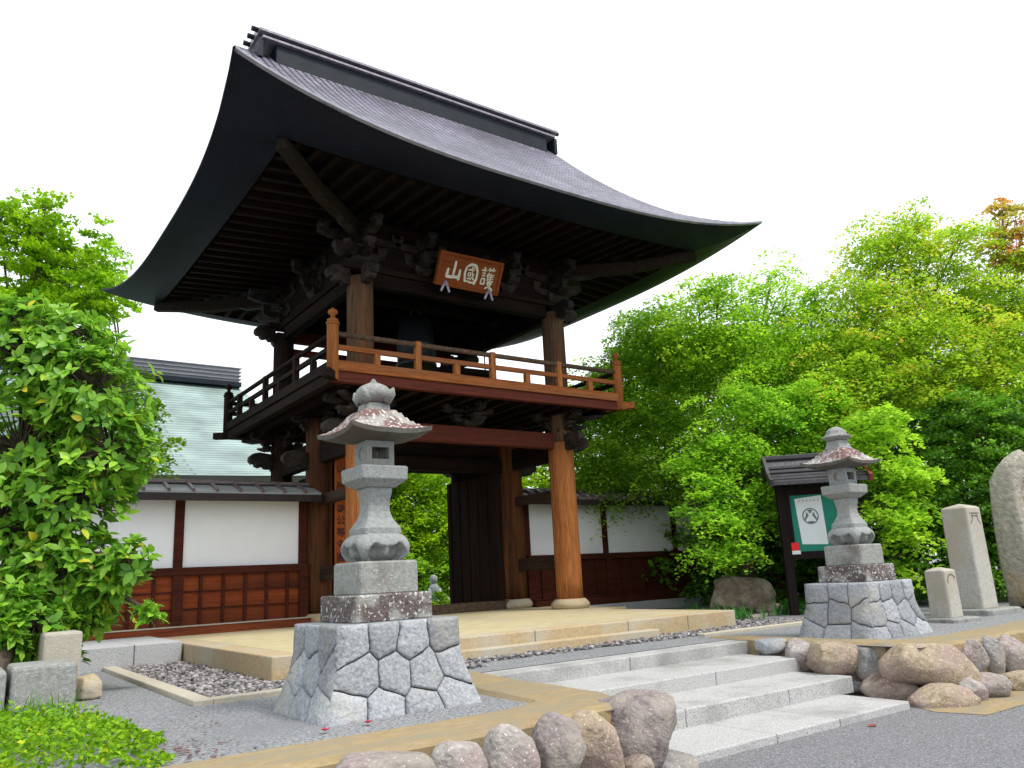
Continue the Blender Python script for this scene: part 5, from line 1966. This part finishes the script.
m_.grid(hallroof, nS, nT, True)
ho = m_.build('hall_roof', M['hallroof'], hl)
uvl = ho.data.uv_layers.new(name='UVMap')
for lp in ho.data.loops:
    v = ho.data.vertices[lp.vertex_index].co
    uvl.data[lp.index].uv = (v.x, math.hypot(v.y - 10, v.z - 3.5))
m_ = MB()
m_.grid(lambda i, j: Vector((hallroof(nS, j).x + (0), 2 * HYR - hallroof(i, j).y if i else hallroof(i, j).y, hallroof(nS, j).z)), 1, nT, True)
m_.build('hip_end', M['hallroof'], ho)
mrr = MB()
mrr.bx(-24, HXe - .02, HYR - .35, HYR + .35, HZR - .05, HZR + .62)
mrr.build('hall_ridge', M['hallridge'], ho, bevel=.04)
m_ = MB()
for k in range(4):
    m_.bx(-24, HXe + .05, HYR - .40, HYR + .40, HZR + .16 + .14 * k, HZR + .19 + .14 * k)
m_.build('ridge_course', M['ridge_cap'], ho)
MB().bx(-24, HXe + .04, HYR - .45, HYR + .45, HZR - .12, HZR + .05).build('ridge_base', M['ridge'], ho)
MB().bx(-23, HXe + 1.2, 12, 26, GZ, 4.2).build('hall_wall', M['hallwall'], hl)


# ================================================================== foliage
def rand_rot(n, tilt):
    """random frames: normals mostly up with the given spread"""
    nrm = np.stack([rng.normal(0, tilt, n), rng.normal(0, tilt, n), np.ones(n)], 1)
    nrm /= np.linalg.norm(nrm, axis=1, keepdims=True)
    a = rng.uniform(0, 2 * math.pi, n)
    t = np.stack([np.cos(a), np.sin(a), np.zeros(n)], 1)
    t -= nrm * (t * nrm).sum(1, keepdims=True)
    t /= np.linalg.norm(t, axis=1, keepdims=True)
    b = np.cross(nrm, t)
    return t, b, nrm


def leaves(P, size, tilt, tone, shape='diamond', aspect=.62):
    """leaf quads (bent) around centres P"""
    n = len(P)
    t, b, nn = rand_rot(n, tilt)
    s = size * rng.uniform(.65, 1.3, n)[:, None]
    fold = rng.uniform(-.1, .35, n)[:, None]
    v0 = P - t * s * .5
    v1 = P + b * s * aspect * .5 + nn * s * fold * .3
    v2 = P + t * s * .5 - nn * s * .12
    v3 = P - b * s * aspect * .5 + nn * s * fold * .3
    V = np.stack([v0, v1, v2, v3], 1).reshape(-1, 3)
    Fc = np.arange(4 * n).reshape(n, 4)
    return V, Fc, np.repeat(tone, 4)


def blob_sprays(c, rad, nspray, per, spread, droop, shell=.55):
    """layered sprays inside an ellipsoid"""
    u = rng.normal(size=(nspray, 3))
    u /= np.linalg.norm(u, axis=1, keepdims=True)
    r = (shell + (1 - shell) * rng.uniform(0, 1, nspray)) ** .8 * rng.uniform(.72, 1.22, nspray)
    far = rng.uniform(0, 1, nspray) < .13
    r = np.where(far, rng.uniform(1.05, 1.5, nspray), r)
    S = c + u * r[:, None] * rad
    st = rng.uniform(.05, .95, nspray)
    st = np.clip(st, 0, 1)
    k = rng.integers(max(2, per // 2), per + per // 2, nspray)
    idx = np.repeat(np.arange(nspray), k)
    n = len(idx)
    a = rng.uniform(0, 2 * math.pi, n)
    q = np.sqrt(rng.uniform(0, 1, n)) * spread * rng.uniform(.6, 1.3, nspray)[idx]
    tilt = rng.normal(0, .28, (nspray, 2))[idx]
    off = np.stack([np.cos(a) * q, np.sin(a) * q, -droop * q * q / spread + rng.normal(0, spread * .09, n)], 1)
    off[:, 2] += off[:, 0] * tilt[:, 0] + off[:, 1] * tilt[:, 1]
    tone = np.clip(st[idx] + rng.normal(0, .13, n), 0, 1)
    return S[idx] + off, tone, S


def tree(name, label, group, base, blobs, leafm, leaf, dens=1.0, spread=.42, droop=.6, tilt=.5, bark='bark', trunk_r=.14, cat='tree', trunk=True, per=90, cover=3.4, limbs=2):
    """blobs: (px, py, depth, rx_px, ry_px)"""
    base = Vector(base)
    t = thing(name, label, cat, base, group)
    VV, FF, TT = [], [], []
    nv = 0
    m_ = MB()
    cents = []
    for (u, v, dp, ru, rv) in blobs:
        c = at(u, v, dp)
        k = dp / FPX
        rad = np.array([ru * k, min(ru, rv * 1.2) * k, rv * k])
        area = math.pi * ru * rv
        lpx = (leaf / k) ** 2 * .30
        n = area / lpx * cover * dens * 1.75
        ns = max(4, int(n / per))
        P, tone, S = blob_sprays(c, rad, ns, per, spread, droop)
        V, Fc, T = leaves(P, leaf, tilt, tone)
        VV.append(V)
        FF.append(Fc + nv)
        TT.append(T)
        nv += len(V)
        cents.append((Vector(c), rad, S))
    raw('crown', np.concatenate(VV), np.concatenate(FF), np.concatenate(TT), leafm, t)
    if trunk:
        top = max(c.z for c, _, _ in cents)
        mean = sum((c for c, _, _ in cents), Vector()) / len(cents)
        fork = Vector((base.x * .75 + mean.x * .25, base.y * .75 + mean.y * .25, base.z + (mean.z - base.z) * .45))
        mid = base.lerp(fork, .5) + Vector((random.uniform(-.12, .12), random.uniform(-.12, .12), 0))
        m_.tube([base - Vector((0, 0, .1)), base + Vector((0, 0, .15)), mid, fork], [trunk_r * 1.5, trunk_r * 1.1, trunk_r, trunk_r * .8], 10)
        for c, rad, S in cents:
            k = fork.lerp(c, .5) + Vector((random.uniform(-.25, .25), random.uniform(-.25, .25), random.uniform(0, .25)))
            r0 = trunk_r * .38
            m_.tube([fork - Vector((0, 0, .1)), fork.lerp(k, .5) + Vector((random.uniform(-.1, .1), random.uniform(-.1, .1), .1)), k, c, c + Vector((0, 0, rad[2] * .6))], [r0, r0 * .8, r0 * .6, r0 * .38, r0 * .12], 7)
            for q in range(min(len(S), limbs * 3)):
                e = Vector(S[random.randrange(len(S))])
                h = c.lerp(e, .45) + Vector((0, 0, random.uniform(-.1, .15)))
                m_.tube([k.lerp(c, random.uniform(.2, 1)), h, e], [r0 * .2, r0 * .12, r0 * .04], 5, caps=False)
        m_.build('trunk', M[bark], t)
    return t


G_R = 'trees behind the right wall'
tree('maple_tree', 'mid green maple crown rising behind the right wall next to the balcony', G_R, (9.5, 5.5, GZ),
     [(630, 395, 18.5, 52, 55), (590, 445, 18, 38, 48), (655, 350, 18.5, 42, 38), (665, 450, 18, 55, 50), (605, 485, 18, 38, 28), (640, 325, 18.5, 24, 18), (600, 400, 18.5, 26, 30)], LF['maple_mid'], .085, spread=.5)
tree('maple_tree', 'bright green maple with layered fronds overhanging the right end of the wall', G_R, (9.0, -.2, GZ),
     [(755, 405, 15, 55, 20), (715, 440, 14.5, 42, 16), (795, 430, 15, 46, 20), (750, 455, 14.6, 48, 15), (708, 482, 13.9, 34, 12), (745, 492, 14, 44, 13), (790, 480, 14.6, 36, 16),
      (695, 508, 13.5, 26, 9), (725, 522, 13.5, 40, 11), (706, 548, 13.3, 28, 9), (738, 552, 13.4, 30, 10), (685, 462, 14.4, 26, 12), (812, 400, 15.3, 36, 26), (770, 520, 13.9, 20, 10)],
     LF['maple_front'], .075, spread=.36, droop=.6)
tree('maple_tree', 'light green maple with open top beyond the roof corner', G_R, (11.5, 3.0, GZ),
     [(700, 320, 17.5, 42, 36), (745, 350, 17.5, 55, 40), (770, 290, 17.5, 28, 24), (720, 288, 17.5, 20, 14), (800, 340, 17.5, 48, 40), (690, 360, 17.5, 40, 30), (815, 300, 17.5, 22, 14), (765, 385, 17, 60, 30)],
     LF['maple_bright'], .08, spread=.5, cover=3.2, bark='bark_pale')
tree('maple_tree', 'tall yellowish green maple with the highest broad crown on the right', G_R, (13.5, .5, GZ),
     [(880, 250, 17.5, 38, 26), (905, 225, 17.5, 30, 18), (860, 290, 17.5, 34, 22), (930, 260, 17.5, 44, 26), (900, 310, 17, 60, 34), (850, 345, 16.5, 50, 34), (930, 345, 16.5, 60, 42), (880, 390, 16, 60, 40), (835, 400, 15.5, 46, 34), (960, 235, 17.5, 26, 16)],
     LF['maple_yellow'], .08, spread=.5, cover=3.2, bark='bark_pale')
tree('maple_tree', 'maple at the far right with reddish orange tips', G_R, (16.5, -1.5, GZ),
     [(1003, 215, 18, 18, 20), (1000, 255, 18, 30, 22), (1020, 240, 18, 26, 40)], LF['maple_orange'], .115, spread=.38, cover=2.4, bark='bark_pale')
tree('maple_tree', 'dense green maple at the far right below the orange tips', G_R, (15.5, -1.8, GZ),
     [(1000, 300, 17.5, 50, 34), (985, 350, 17, 55, 40), (1040, 330, 17.5, 50, 70), (1000, 400, 16.5, 60, 40), (960, 300, 17.5, 34, 24)], LF['maple_yellow'], .08, spread=.46, cover=3)
tree('maple_tree', 'young bright green maple fronds right of the notice board', G_R, (8.6, -3.3, GZ),
     [(888, 500, 13.2, 30, 22), (905, 535, 13, 24, 22), (878, 455, 13.6, 36, 26), (870, 425, 13.8, 40, 22), (905, 475, 13.4, 24, 18), (890, 560, 13, 20, 14)], LF['maple_bright'], .10, spread=.36, trunk_r=.06)
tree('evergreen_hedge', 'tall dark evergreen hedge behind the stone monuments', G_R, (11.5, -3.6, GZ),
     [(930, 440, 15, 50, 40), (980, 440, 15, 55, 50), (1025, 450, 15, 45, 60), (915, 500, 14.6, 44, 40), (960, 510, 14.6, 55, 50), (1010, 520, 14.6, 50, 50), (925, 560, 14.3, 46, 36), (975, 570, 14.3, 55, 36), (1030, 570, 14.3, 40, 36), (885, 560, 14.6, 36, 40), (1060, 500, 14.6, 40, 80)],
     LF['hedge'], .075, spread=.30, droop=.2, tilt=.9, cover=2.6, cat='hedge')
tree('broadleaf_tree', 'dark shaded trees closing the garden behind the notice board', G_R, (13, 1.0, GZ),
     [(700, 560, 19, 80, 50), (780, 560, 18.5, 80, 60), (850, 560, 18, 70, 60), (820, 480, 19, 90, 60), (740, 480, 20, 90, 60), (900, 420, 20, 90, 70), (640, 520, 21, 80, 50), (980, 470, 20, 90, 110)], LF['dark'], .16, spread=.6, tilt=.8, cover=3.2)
tree('maple_tree', 'pale green tree farthest back beside the gate tower', G_R, (16.0, 9.0, GZ),
     [(610, 420, 24, 50, 60), (660, 380, 24, 60, 50), (720, 370, 24, 60, 50), (780, 380, 24, 60, 60), (840, 380, 24, 60, 60), (700, 440, 23, 80, 50), (600, 480, 24, 40, 30), (780, 440, 23, 60, 40)], LF['maple_mid'], .13, spread=.6, cover=2.6)
tree('lime_green_tree', 'brilliant yellow green tree seen through the gate opening', 'garden trees behind the gate', (13.5, 17.5, GZ),
     [(415, 500, 26, 44, 34), (395, 540, 25, 40, 36), (440, 540, 25.5, 36, 36), (420, 470, 27, 50, 30), (360, 510, 26, 40, 50), (415, 510, 30, 80, 60), (420, 560, 29, 70, 40)], LF['lime'], .14, spread=.5, cover=4)
tree('dark_bush', 'shadowed green bush beneath the tree in the gate opening', 'garden trees behind the gate', (13.0, 15.0, GZ),
     [(410, 575, 24, 42, 22), (440, 575, 25, 30, 24), (370, 575, 24, 40, 26)], LF['maple_mid'], .13, spread=.4, trunk_r=.05, cat='bush')
tree('lime_green_tree', 'yellow green tree between the gate column and pillar', 'garden trees behind the gate', (14.5, 11.5, GZ),
     [(535, 478, 24, 30, 20), (525, 500, 24, 34, 24), (555, 500, 24, 30, 26), (540, 490, 27, 40, 30)], LF['lime'], .15, spread=.45, cover=3)
tree('low_shrub', 'small bright yellow shrub at the foot of the statue', 'garden trees behind the gate', (12.3, 12.5, GZ),
     [(446, 597, 20.6, 12, 8), (440, 606, 20.2, 16, 6)], LF['ground'], .10, spread=.2, trunk=False, cat='shrub')
G_L = 'trees at the left edge'
tree('lime_green_tree', 'feathery lime green conifer with pointed top at the upper left', G_L, (-3.5, 12, GZ),
     [(42, 215, 22, 20, 22), (55, 245, 22, 40, 30), (70, 280, 22, 58, 34), (20, 270, 22, 50, 50), (45, 320, 21.5, 70, 40), (0, 230, 22, 26, 34), (95, 300, 21.5, 40, 26)], LF['lime_left'], .14, spread=.42, droop=-.3, tilt=.9, cover=2.8)
tree('dark_conifer', 'darker conifer branch showing beside the lime green tree', G_L, (-.3, 16, GZ),
     [(105, 258, 25, 18, 16), (95, 280, 25, 24, 20), (112, 275, 25, 10, 14)], LF['maple_mid'], .13, spread=.35, droop=-.4, tilt=.9, cover=2.4)
tree('lime_green_tree', 'yellow green maple behind the wall in front of the hall roof', G_L, (-3.0, 4.2, GZ),
     [(125, 465, 17, 44, 20), (110, 440, 17, 46, 24), (135, 410, 17, 30, 20), (90, 400, 17, 50, 50), (60, 470, 17, 60, 40)], LF['lime_left'], .11, spread=.40, cover=3)


# ---- the big-leaved shrub in the foreground
def shrub():
    t = thing('broadleaf_shrub', 'large glossy leaved shrub with some yellow leaves at the left foreground', 'shrub', (-5.0, -3.4, GZ))
    blobs = [(40, 360, 8.4, 75, 60), (95, 390, 8.3, 60, 55), (20, 450, 8.2, 80, 70), (110, 450, 8.2, 50, 48), (70, 500, 8.1, 60, 50), (60, 560, 7.9, 62, 40), (105, 580, 7.9, 40, 30), (30, 620, 7.9, 60, 40), (128, 560, 7.8, 28, 26), (0, 530, 8.1, 70, 90), (95, 615, 7.8, 40, 18), (15, 330, 8.5, 50, 30), (150, 612, 7.7, 14, 8), (45, 655, 7.9, 40, 24), (12, 655, 7.3, 34, 26), (-5, 615, 7.3, 44, 40), (35, 625, 7.4, 40, 26), (0, 680, 7.2, 26, 18), (20, 320, 8.4, 40, 24), (70, 330, 8.4, 40, 26)]
    sizeL = .132
    VV, FF, TT = [], [], []
    nv = 0
    m_ = MB()
    base = Vector((-5.0, -3.35, GZ))
    hub = Vector(at(35, 560, 8.3))
    m_.tube([base - Vector((0, 0, .1)), base.lerp(hub, .5) + Vector((.05, 0, 0)), hub], [.10, .08, .065], 10)
    for (u, v, dp, ru, rv) in blobs:
        c = at(u, v, dp)
        k = dp / FPX
        rad = np.array([ru * k, min(ru, rv) * k * .8, rv * k])
        ns = int(8 + math.pi * ru * rv / 75)
        uu = rng.normal(size=(ns, 3))
        uu /= np.linalg.norm(uu, axis=1, keepdims=True)
        S = c + uu * (rng.uniform(.25, 1, ns) ** .5)[:, None] * rad * rng.uniform(.85, 1.15, ns)[:, None]
        cv = Vector(c)
        m_.tube([hub, hub.lerp(cv, .55) + Vector((0, 0, .08)), cv], [.04, .028, .016], 7)
        for p in S:
            tip = Vector(p)
            outd = (tip - cv)
            outd = (outd.normalized() if outd.length > 1e-3 else Vector((0, 0, 1)))
            outd = (outd + Vector((0, 0, .9)) + Vector(rng.normal(0, .3, 3))).normalized()
            if rng.uniform() < .6:
                m_.tube([cv.lerp(tip, .15), cv.lerp(tip, .6) + Vector((0, 0, -.03)), tip], [.011, .008, .004], 5, caps=False)
            a = outd.orthogonal().normalized()
            b_ = outd.cross(a)
            nl = rng.integers(5, 9)
            tb = rng.uniform(.05, .62)
            for q in range(nl):
                th = 2 * math.pi * q / nl + rng.uniform(-.4, .4)
                el = rng.uniform(.05, .75)
                d = ((a * math.cos(th) + b_ * math.sin(th)) * math.cos(el) + outd * math.sin(el)).normalized()
                L_ = sizeL * rng.uniform(.65, 1.2)
                nn = (outd - d * outd.dot(d)).normalized()
                sd_ = d.cross(nn)
                o = tip + d * .012 - outd * rng.uniform(0, .06)
                w = L_ * .255
                dr = rng.uniform(.02, .2)
                # nine vertex leaf: midrib and two margins
                f = .22
                vs_ = [o, o + d * L_ * .30 - sd_ * w + nn * w * f, o + d * L_ * .30 + nn * 0.0, o + d * L_ * .30 + sd_ * w + nn * w * f,
                       o + d * L_ * .68 - sd_ * w * .86 + nn * (w * f - L_ * dr * .3), o + d * L_ * .68 - nn * L_ * dr * .3, o + d * L_ * .68 + sd_ * w * .86 + nn * (w * f - L_ * dr * .3),
                       o + d * L_ - nn * L_ * dr]
                VV.extend([tuple(x_) for x_ in vs_])
                for fc in ((0, 1, 2), (0, 2, 3), (1, 4, 5), (1, 5, 2), (2, 5, 6), (2, 6, 3), (4, 7, 5), (5, 7, 6)):
                    FF.append((fc[0] + nv, fc[1] + nv, fc[2] + nv))
                tn = float(np.clip(tb + rng.normal(0, .16), 0, .84))
                if rng.uniform() < .022:
                    tn = rng.uniform(.93, 1)
                TT.extend([tn] * 8)
                nv += 8
    raw('crown', np.array(VV), np.array(FF), np.array(TT), LF['shrub'], t)
    m_.build('trunk', M['bark'], t)


shrub()

# ---- ground plants at the lower left
gp = thing('ground_plants', 'low bright yellow green plants at the lower left corner', 'plants', (-4.8, -6.0, GZ))
gp['kind'] = 'stuff'


def bed(n):
    pts = []
    while len(pts) < n:
        x = rng.uniform(-6.6, -4.14)
        y = rng.uniform(-7.0, -5.0)
        # bed outline
        lim = -4.16 - .38 * max(0, (y + 5.7)) ** 1 - .30 * max(0, -6.35 - y)
        edge = -5.15 + .1 * math.sin(x * 7)
        if x < lim + .06 * math.sin(y * 9) and y < edge:
            pts.append((x, y, lim - x))
    return np.array(pts)


pp = bed(12000)
hgt = np.clip(pp[:, 2] * .35 + .03, .03, .17) * rng.uniform(.5, 1.1, len(pp))
hgt *= 1 + .5 * np.sin(pp[:, 0] * 23) * np.sin(pp[:, 1] * 19)
P = np.stack([pp[:, 0], pp[:, 1], GZ + hgt], 1)
tone = np.clip(rng.normal(.45, .22, len(P)) + (rng.uniform(0, 1, len(P)) < .06) * .5, 0, 1)
V, Fc, T = leaves(P, .036, .9, tone, aspect=.6)
gpo = raw('plant_leaves', V, Fc, T, LF['ground'], gp)
gpo['kind'] = 'stuff'


def blades(name, pts, h, w, material, parent, lean=.5):
    VV, FF, TT = [], [], []
    nv = 0
    for (x, y) in pts:
        a = rng.uniform(0, 6.28)
        d = np.array([math.cos(a), math.sin(a), 0])
        sdv = np.array([-d[1], d[0], 0])
        L_ = h * rng.uniform(.6, 1.2)
        ln = rng.uniform(.15, lean) * 1.6
        b0 = np.array([x, y, GZ])
        tn = rng.uniform(0, 1)
        for i in range(5):
            f = i / 4
            p = b0 + d * L_ * ln * f ** 2 + np.array([0, 0, L_ * (f - .35 * ln * f ** 2)])
            ww = w * (1 - f ** 2) + .0008
            VV += [p - sdv * ww / 2, p + sdv * ww / 2]
            TT += [tn, tn]
        for i in range(4):
            FF.append((nv + 2 * i, nv + 2 * i + 1, nv + 2 * i + 3, nv + 2 * i + 2))
        nv += 10
    o = raw(name, np.array(VV), np.array(FF), np.array(TT), material, parent)
    return o


gr = blades('grass', [(rng.uniform(-5.6, -4.5), rng.uniform(-5.5, -4.5)) for _ in range(420)], .26, .009, LF['grass'], None)
tag(gr, 'fine green grass blades behind the low plants', 'grass', kind='stuff')
for (u, v, dp, lb) in ((13, 730, 6.6, 'violet blue iris flower nearest the left edge'), (65, 716, 7.1, 'violet blue iris flower among the grass by the planter')):
    p = at(u, v, dp)
    t = thing('iris_flower', lb, 'flower', (p[0], p[1], GZ), 'iris flowers in the left bed')
    MB().tube([(p[0], p[1], GZ), (p[0] + .01, p[1], (GZ + p[2]) / 2), (p[0], p[1], p[2])], .005, 6).build('stem', LF['grass'], t)
    m_ = MB()
    for q in range(6):
        a = q * math.pi / 3 + .3
        d = Vector((math.cos(a), math.sin(a), .3 if q % 2 else -.2)).normalized()
        c_ = Vector(p)
        sd_ = d.cross(Vector((0, 0, 1))).normalized()
        m_.add([c_, c_ + d * .025 + sd_ * .014, c_ + d * .05, c_ + d * .025 - sd_ * .014], [(0, 1, 2, 3)])
    m_.build('petals', M['iris'], t)

# ferny clumps by the rock
for k, (u, v, dp, lb) in enumerate(((700, 606, 13.2, 'small fern clump beside the platform corner'), (731, 608, 12.6, 'spreading fern clump in front of the brown rock'), (790, 606, 13.5, 'low green clump at the foot of the notice board'), (880, 612, 13.0, 'low green clump between lantern and short marker'))):
    p = at(u, v, dp)
    f = blades('fern_clump', [(rng.normal(p[0], .17), rng.normal(p[1], .17)) for _ in range(110)], .30, .022, LF['fern'], None, .9)
    tag(f, lb, 'plant', 'green clumps at the garden edge')
# thin trunks in the shaded garden
# fallen red petals
for k, (u, v) in enumerate(((325, 731), (368, 723))):
    yy = -6.62
    p = at(u, v, 1)
    d = p - CAM
    p = CAM + d * (GZ + .015 - CAM[2]) / d[2]
    m_ = MB()
    for q in range(5):
        a = q * 1.257
        dv = Vector((math.cos(a), math.sin(a), .5)).normalized()
        sd_ = dv.cross(Vector((0, 0, 1))).normalized()
        c_ = Vector(p)
        m_.add([c_, c_ + dv * .02 + sd_ * .013, c_ + dv * .04, c_ + dv * .02 - sd_ * .013], [(0, 1, 2, 3)])
    tag(m_.build('fallen_flower', M['petal']), ('fallen red blossom at the left corner of the left pedestal', 'fallen red blossom below the middle of the left pedestal')[k], 'flower', 'fallen red blossoms')
m_ = MB()
m_.add([(1.02, -7.56, RZ + .006), (1.06, -7.53, RZ + .016), (1.13, -7.56, RZ + .01), (1.06, -7.60, RZ + .008)], [(0, 1, 2, 3)])
tag(m_.build('fallen_leaf', M['notice_red']), 'single reddish fallen leaf on the asphalt below the lowest step', 'leaf')
m_ = MB()
for _ in range(160):
    x, y = rng.uniform(-4.4, -3.7), rng.uniform(-6.9, -5.2)
    if rng.uniform() < .5:
        x, y = rng.normal(-4.12, .10), rng.normal(-6.55, .22)
    a = rng.uniform(0, 6.28)
    s_ = rng.uniform(.008, .02)
    c_ = Vector((x, y, GZ + rng.uniform(.006, .016)))
    d = Vector((math.cos(a), math.sin(a), rng.uniform(-.2, .2)))
    sd_ = d.cross(Vector((0, 0, 1))).normalized()
    m_.add([c_ - d * s_, c_ + sd_ * s_ * .6, c_ + d * s_, c_ - sd_ * s_ * .6], [(0, 1, 2, 3)])
tag(m_.build('leaf_litter', M['redleaf']), 'scattered dark red fallen leaves on the gravel', 'leaf litter', kind='stuff')
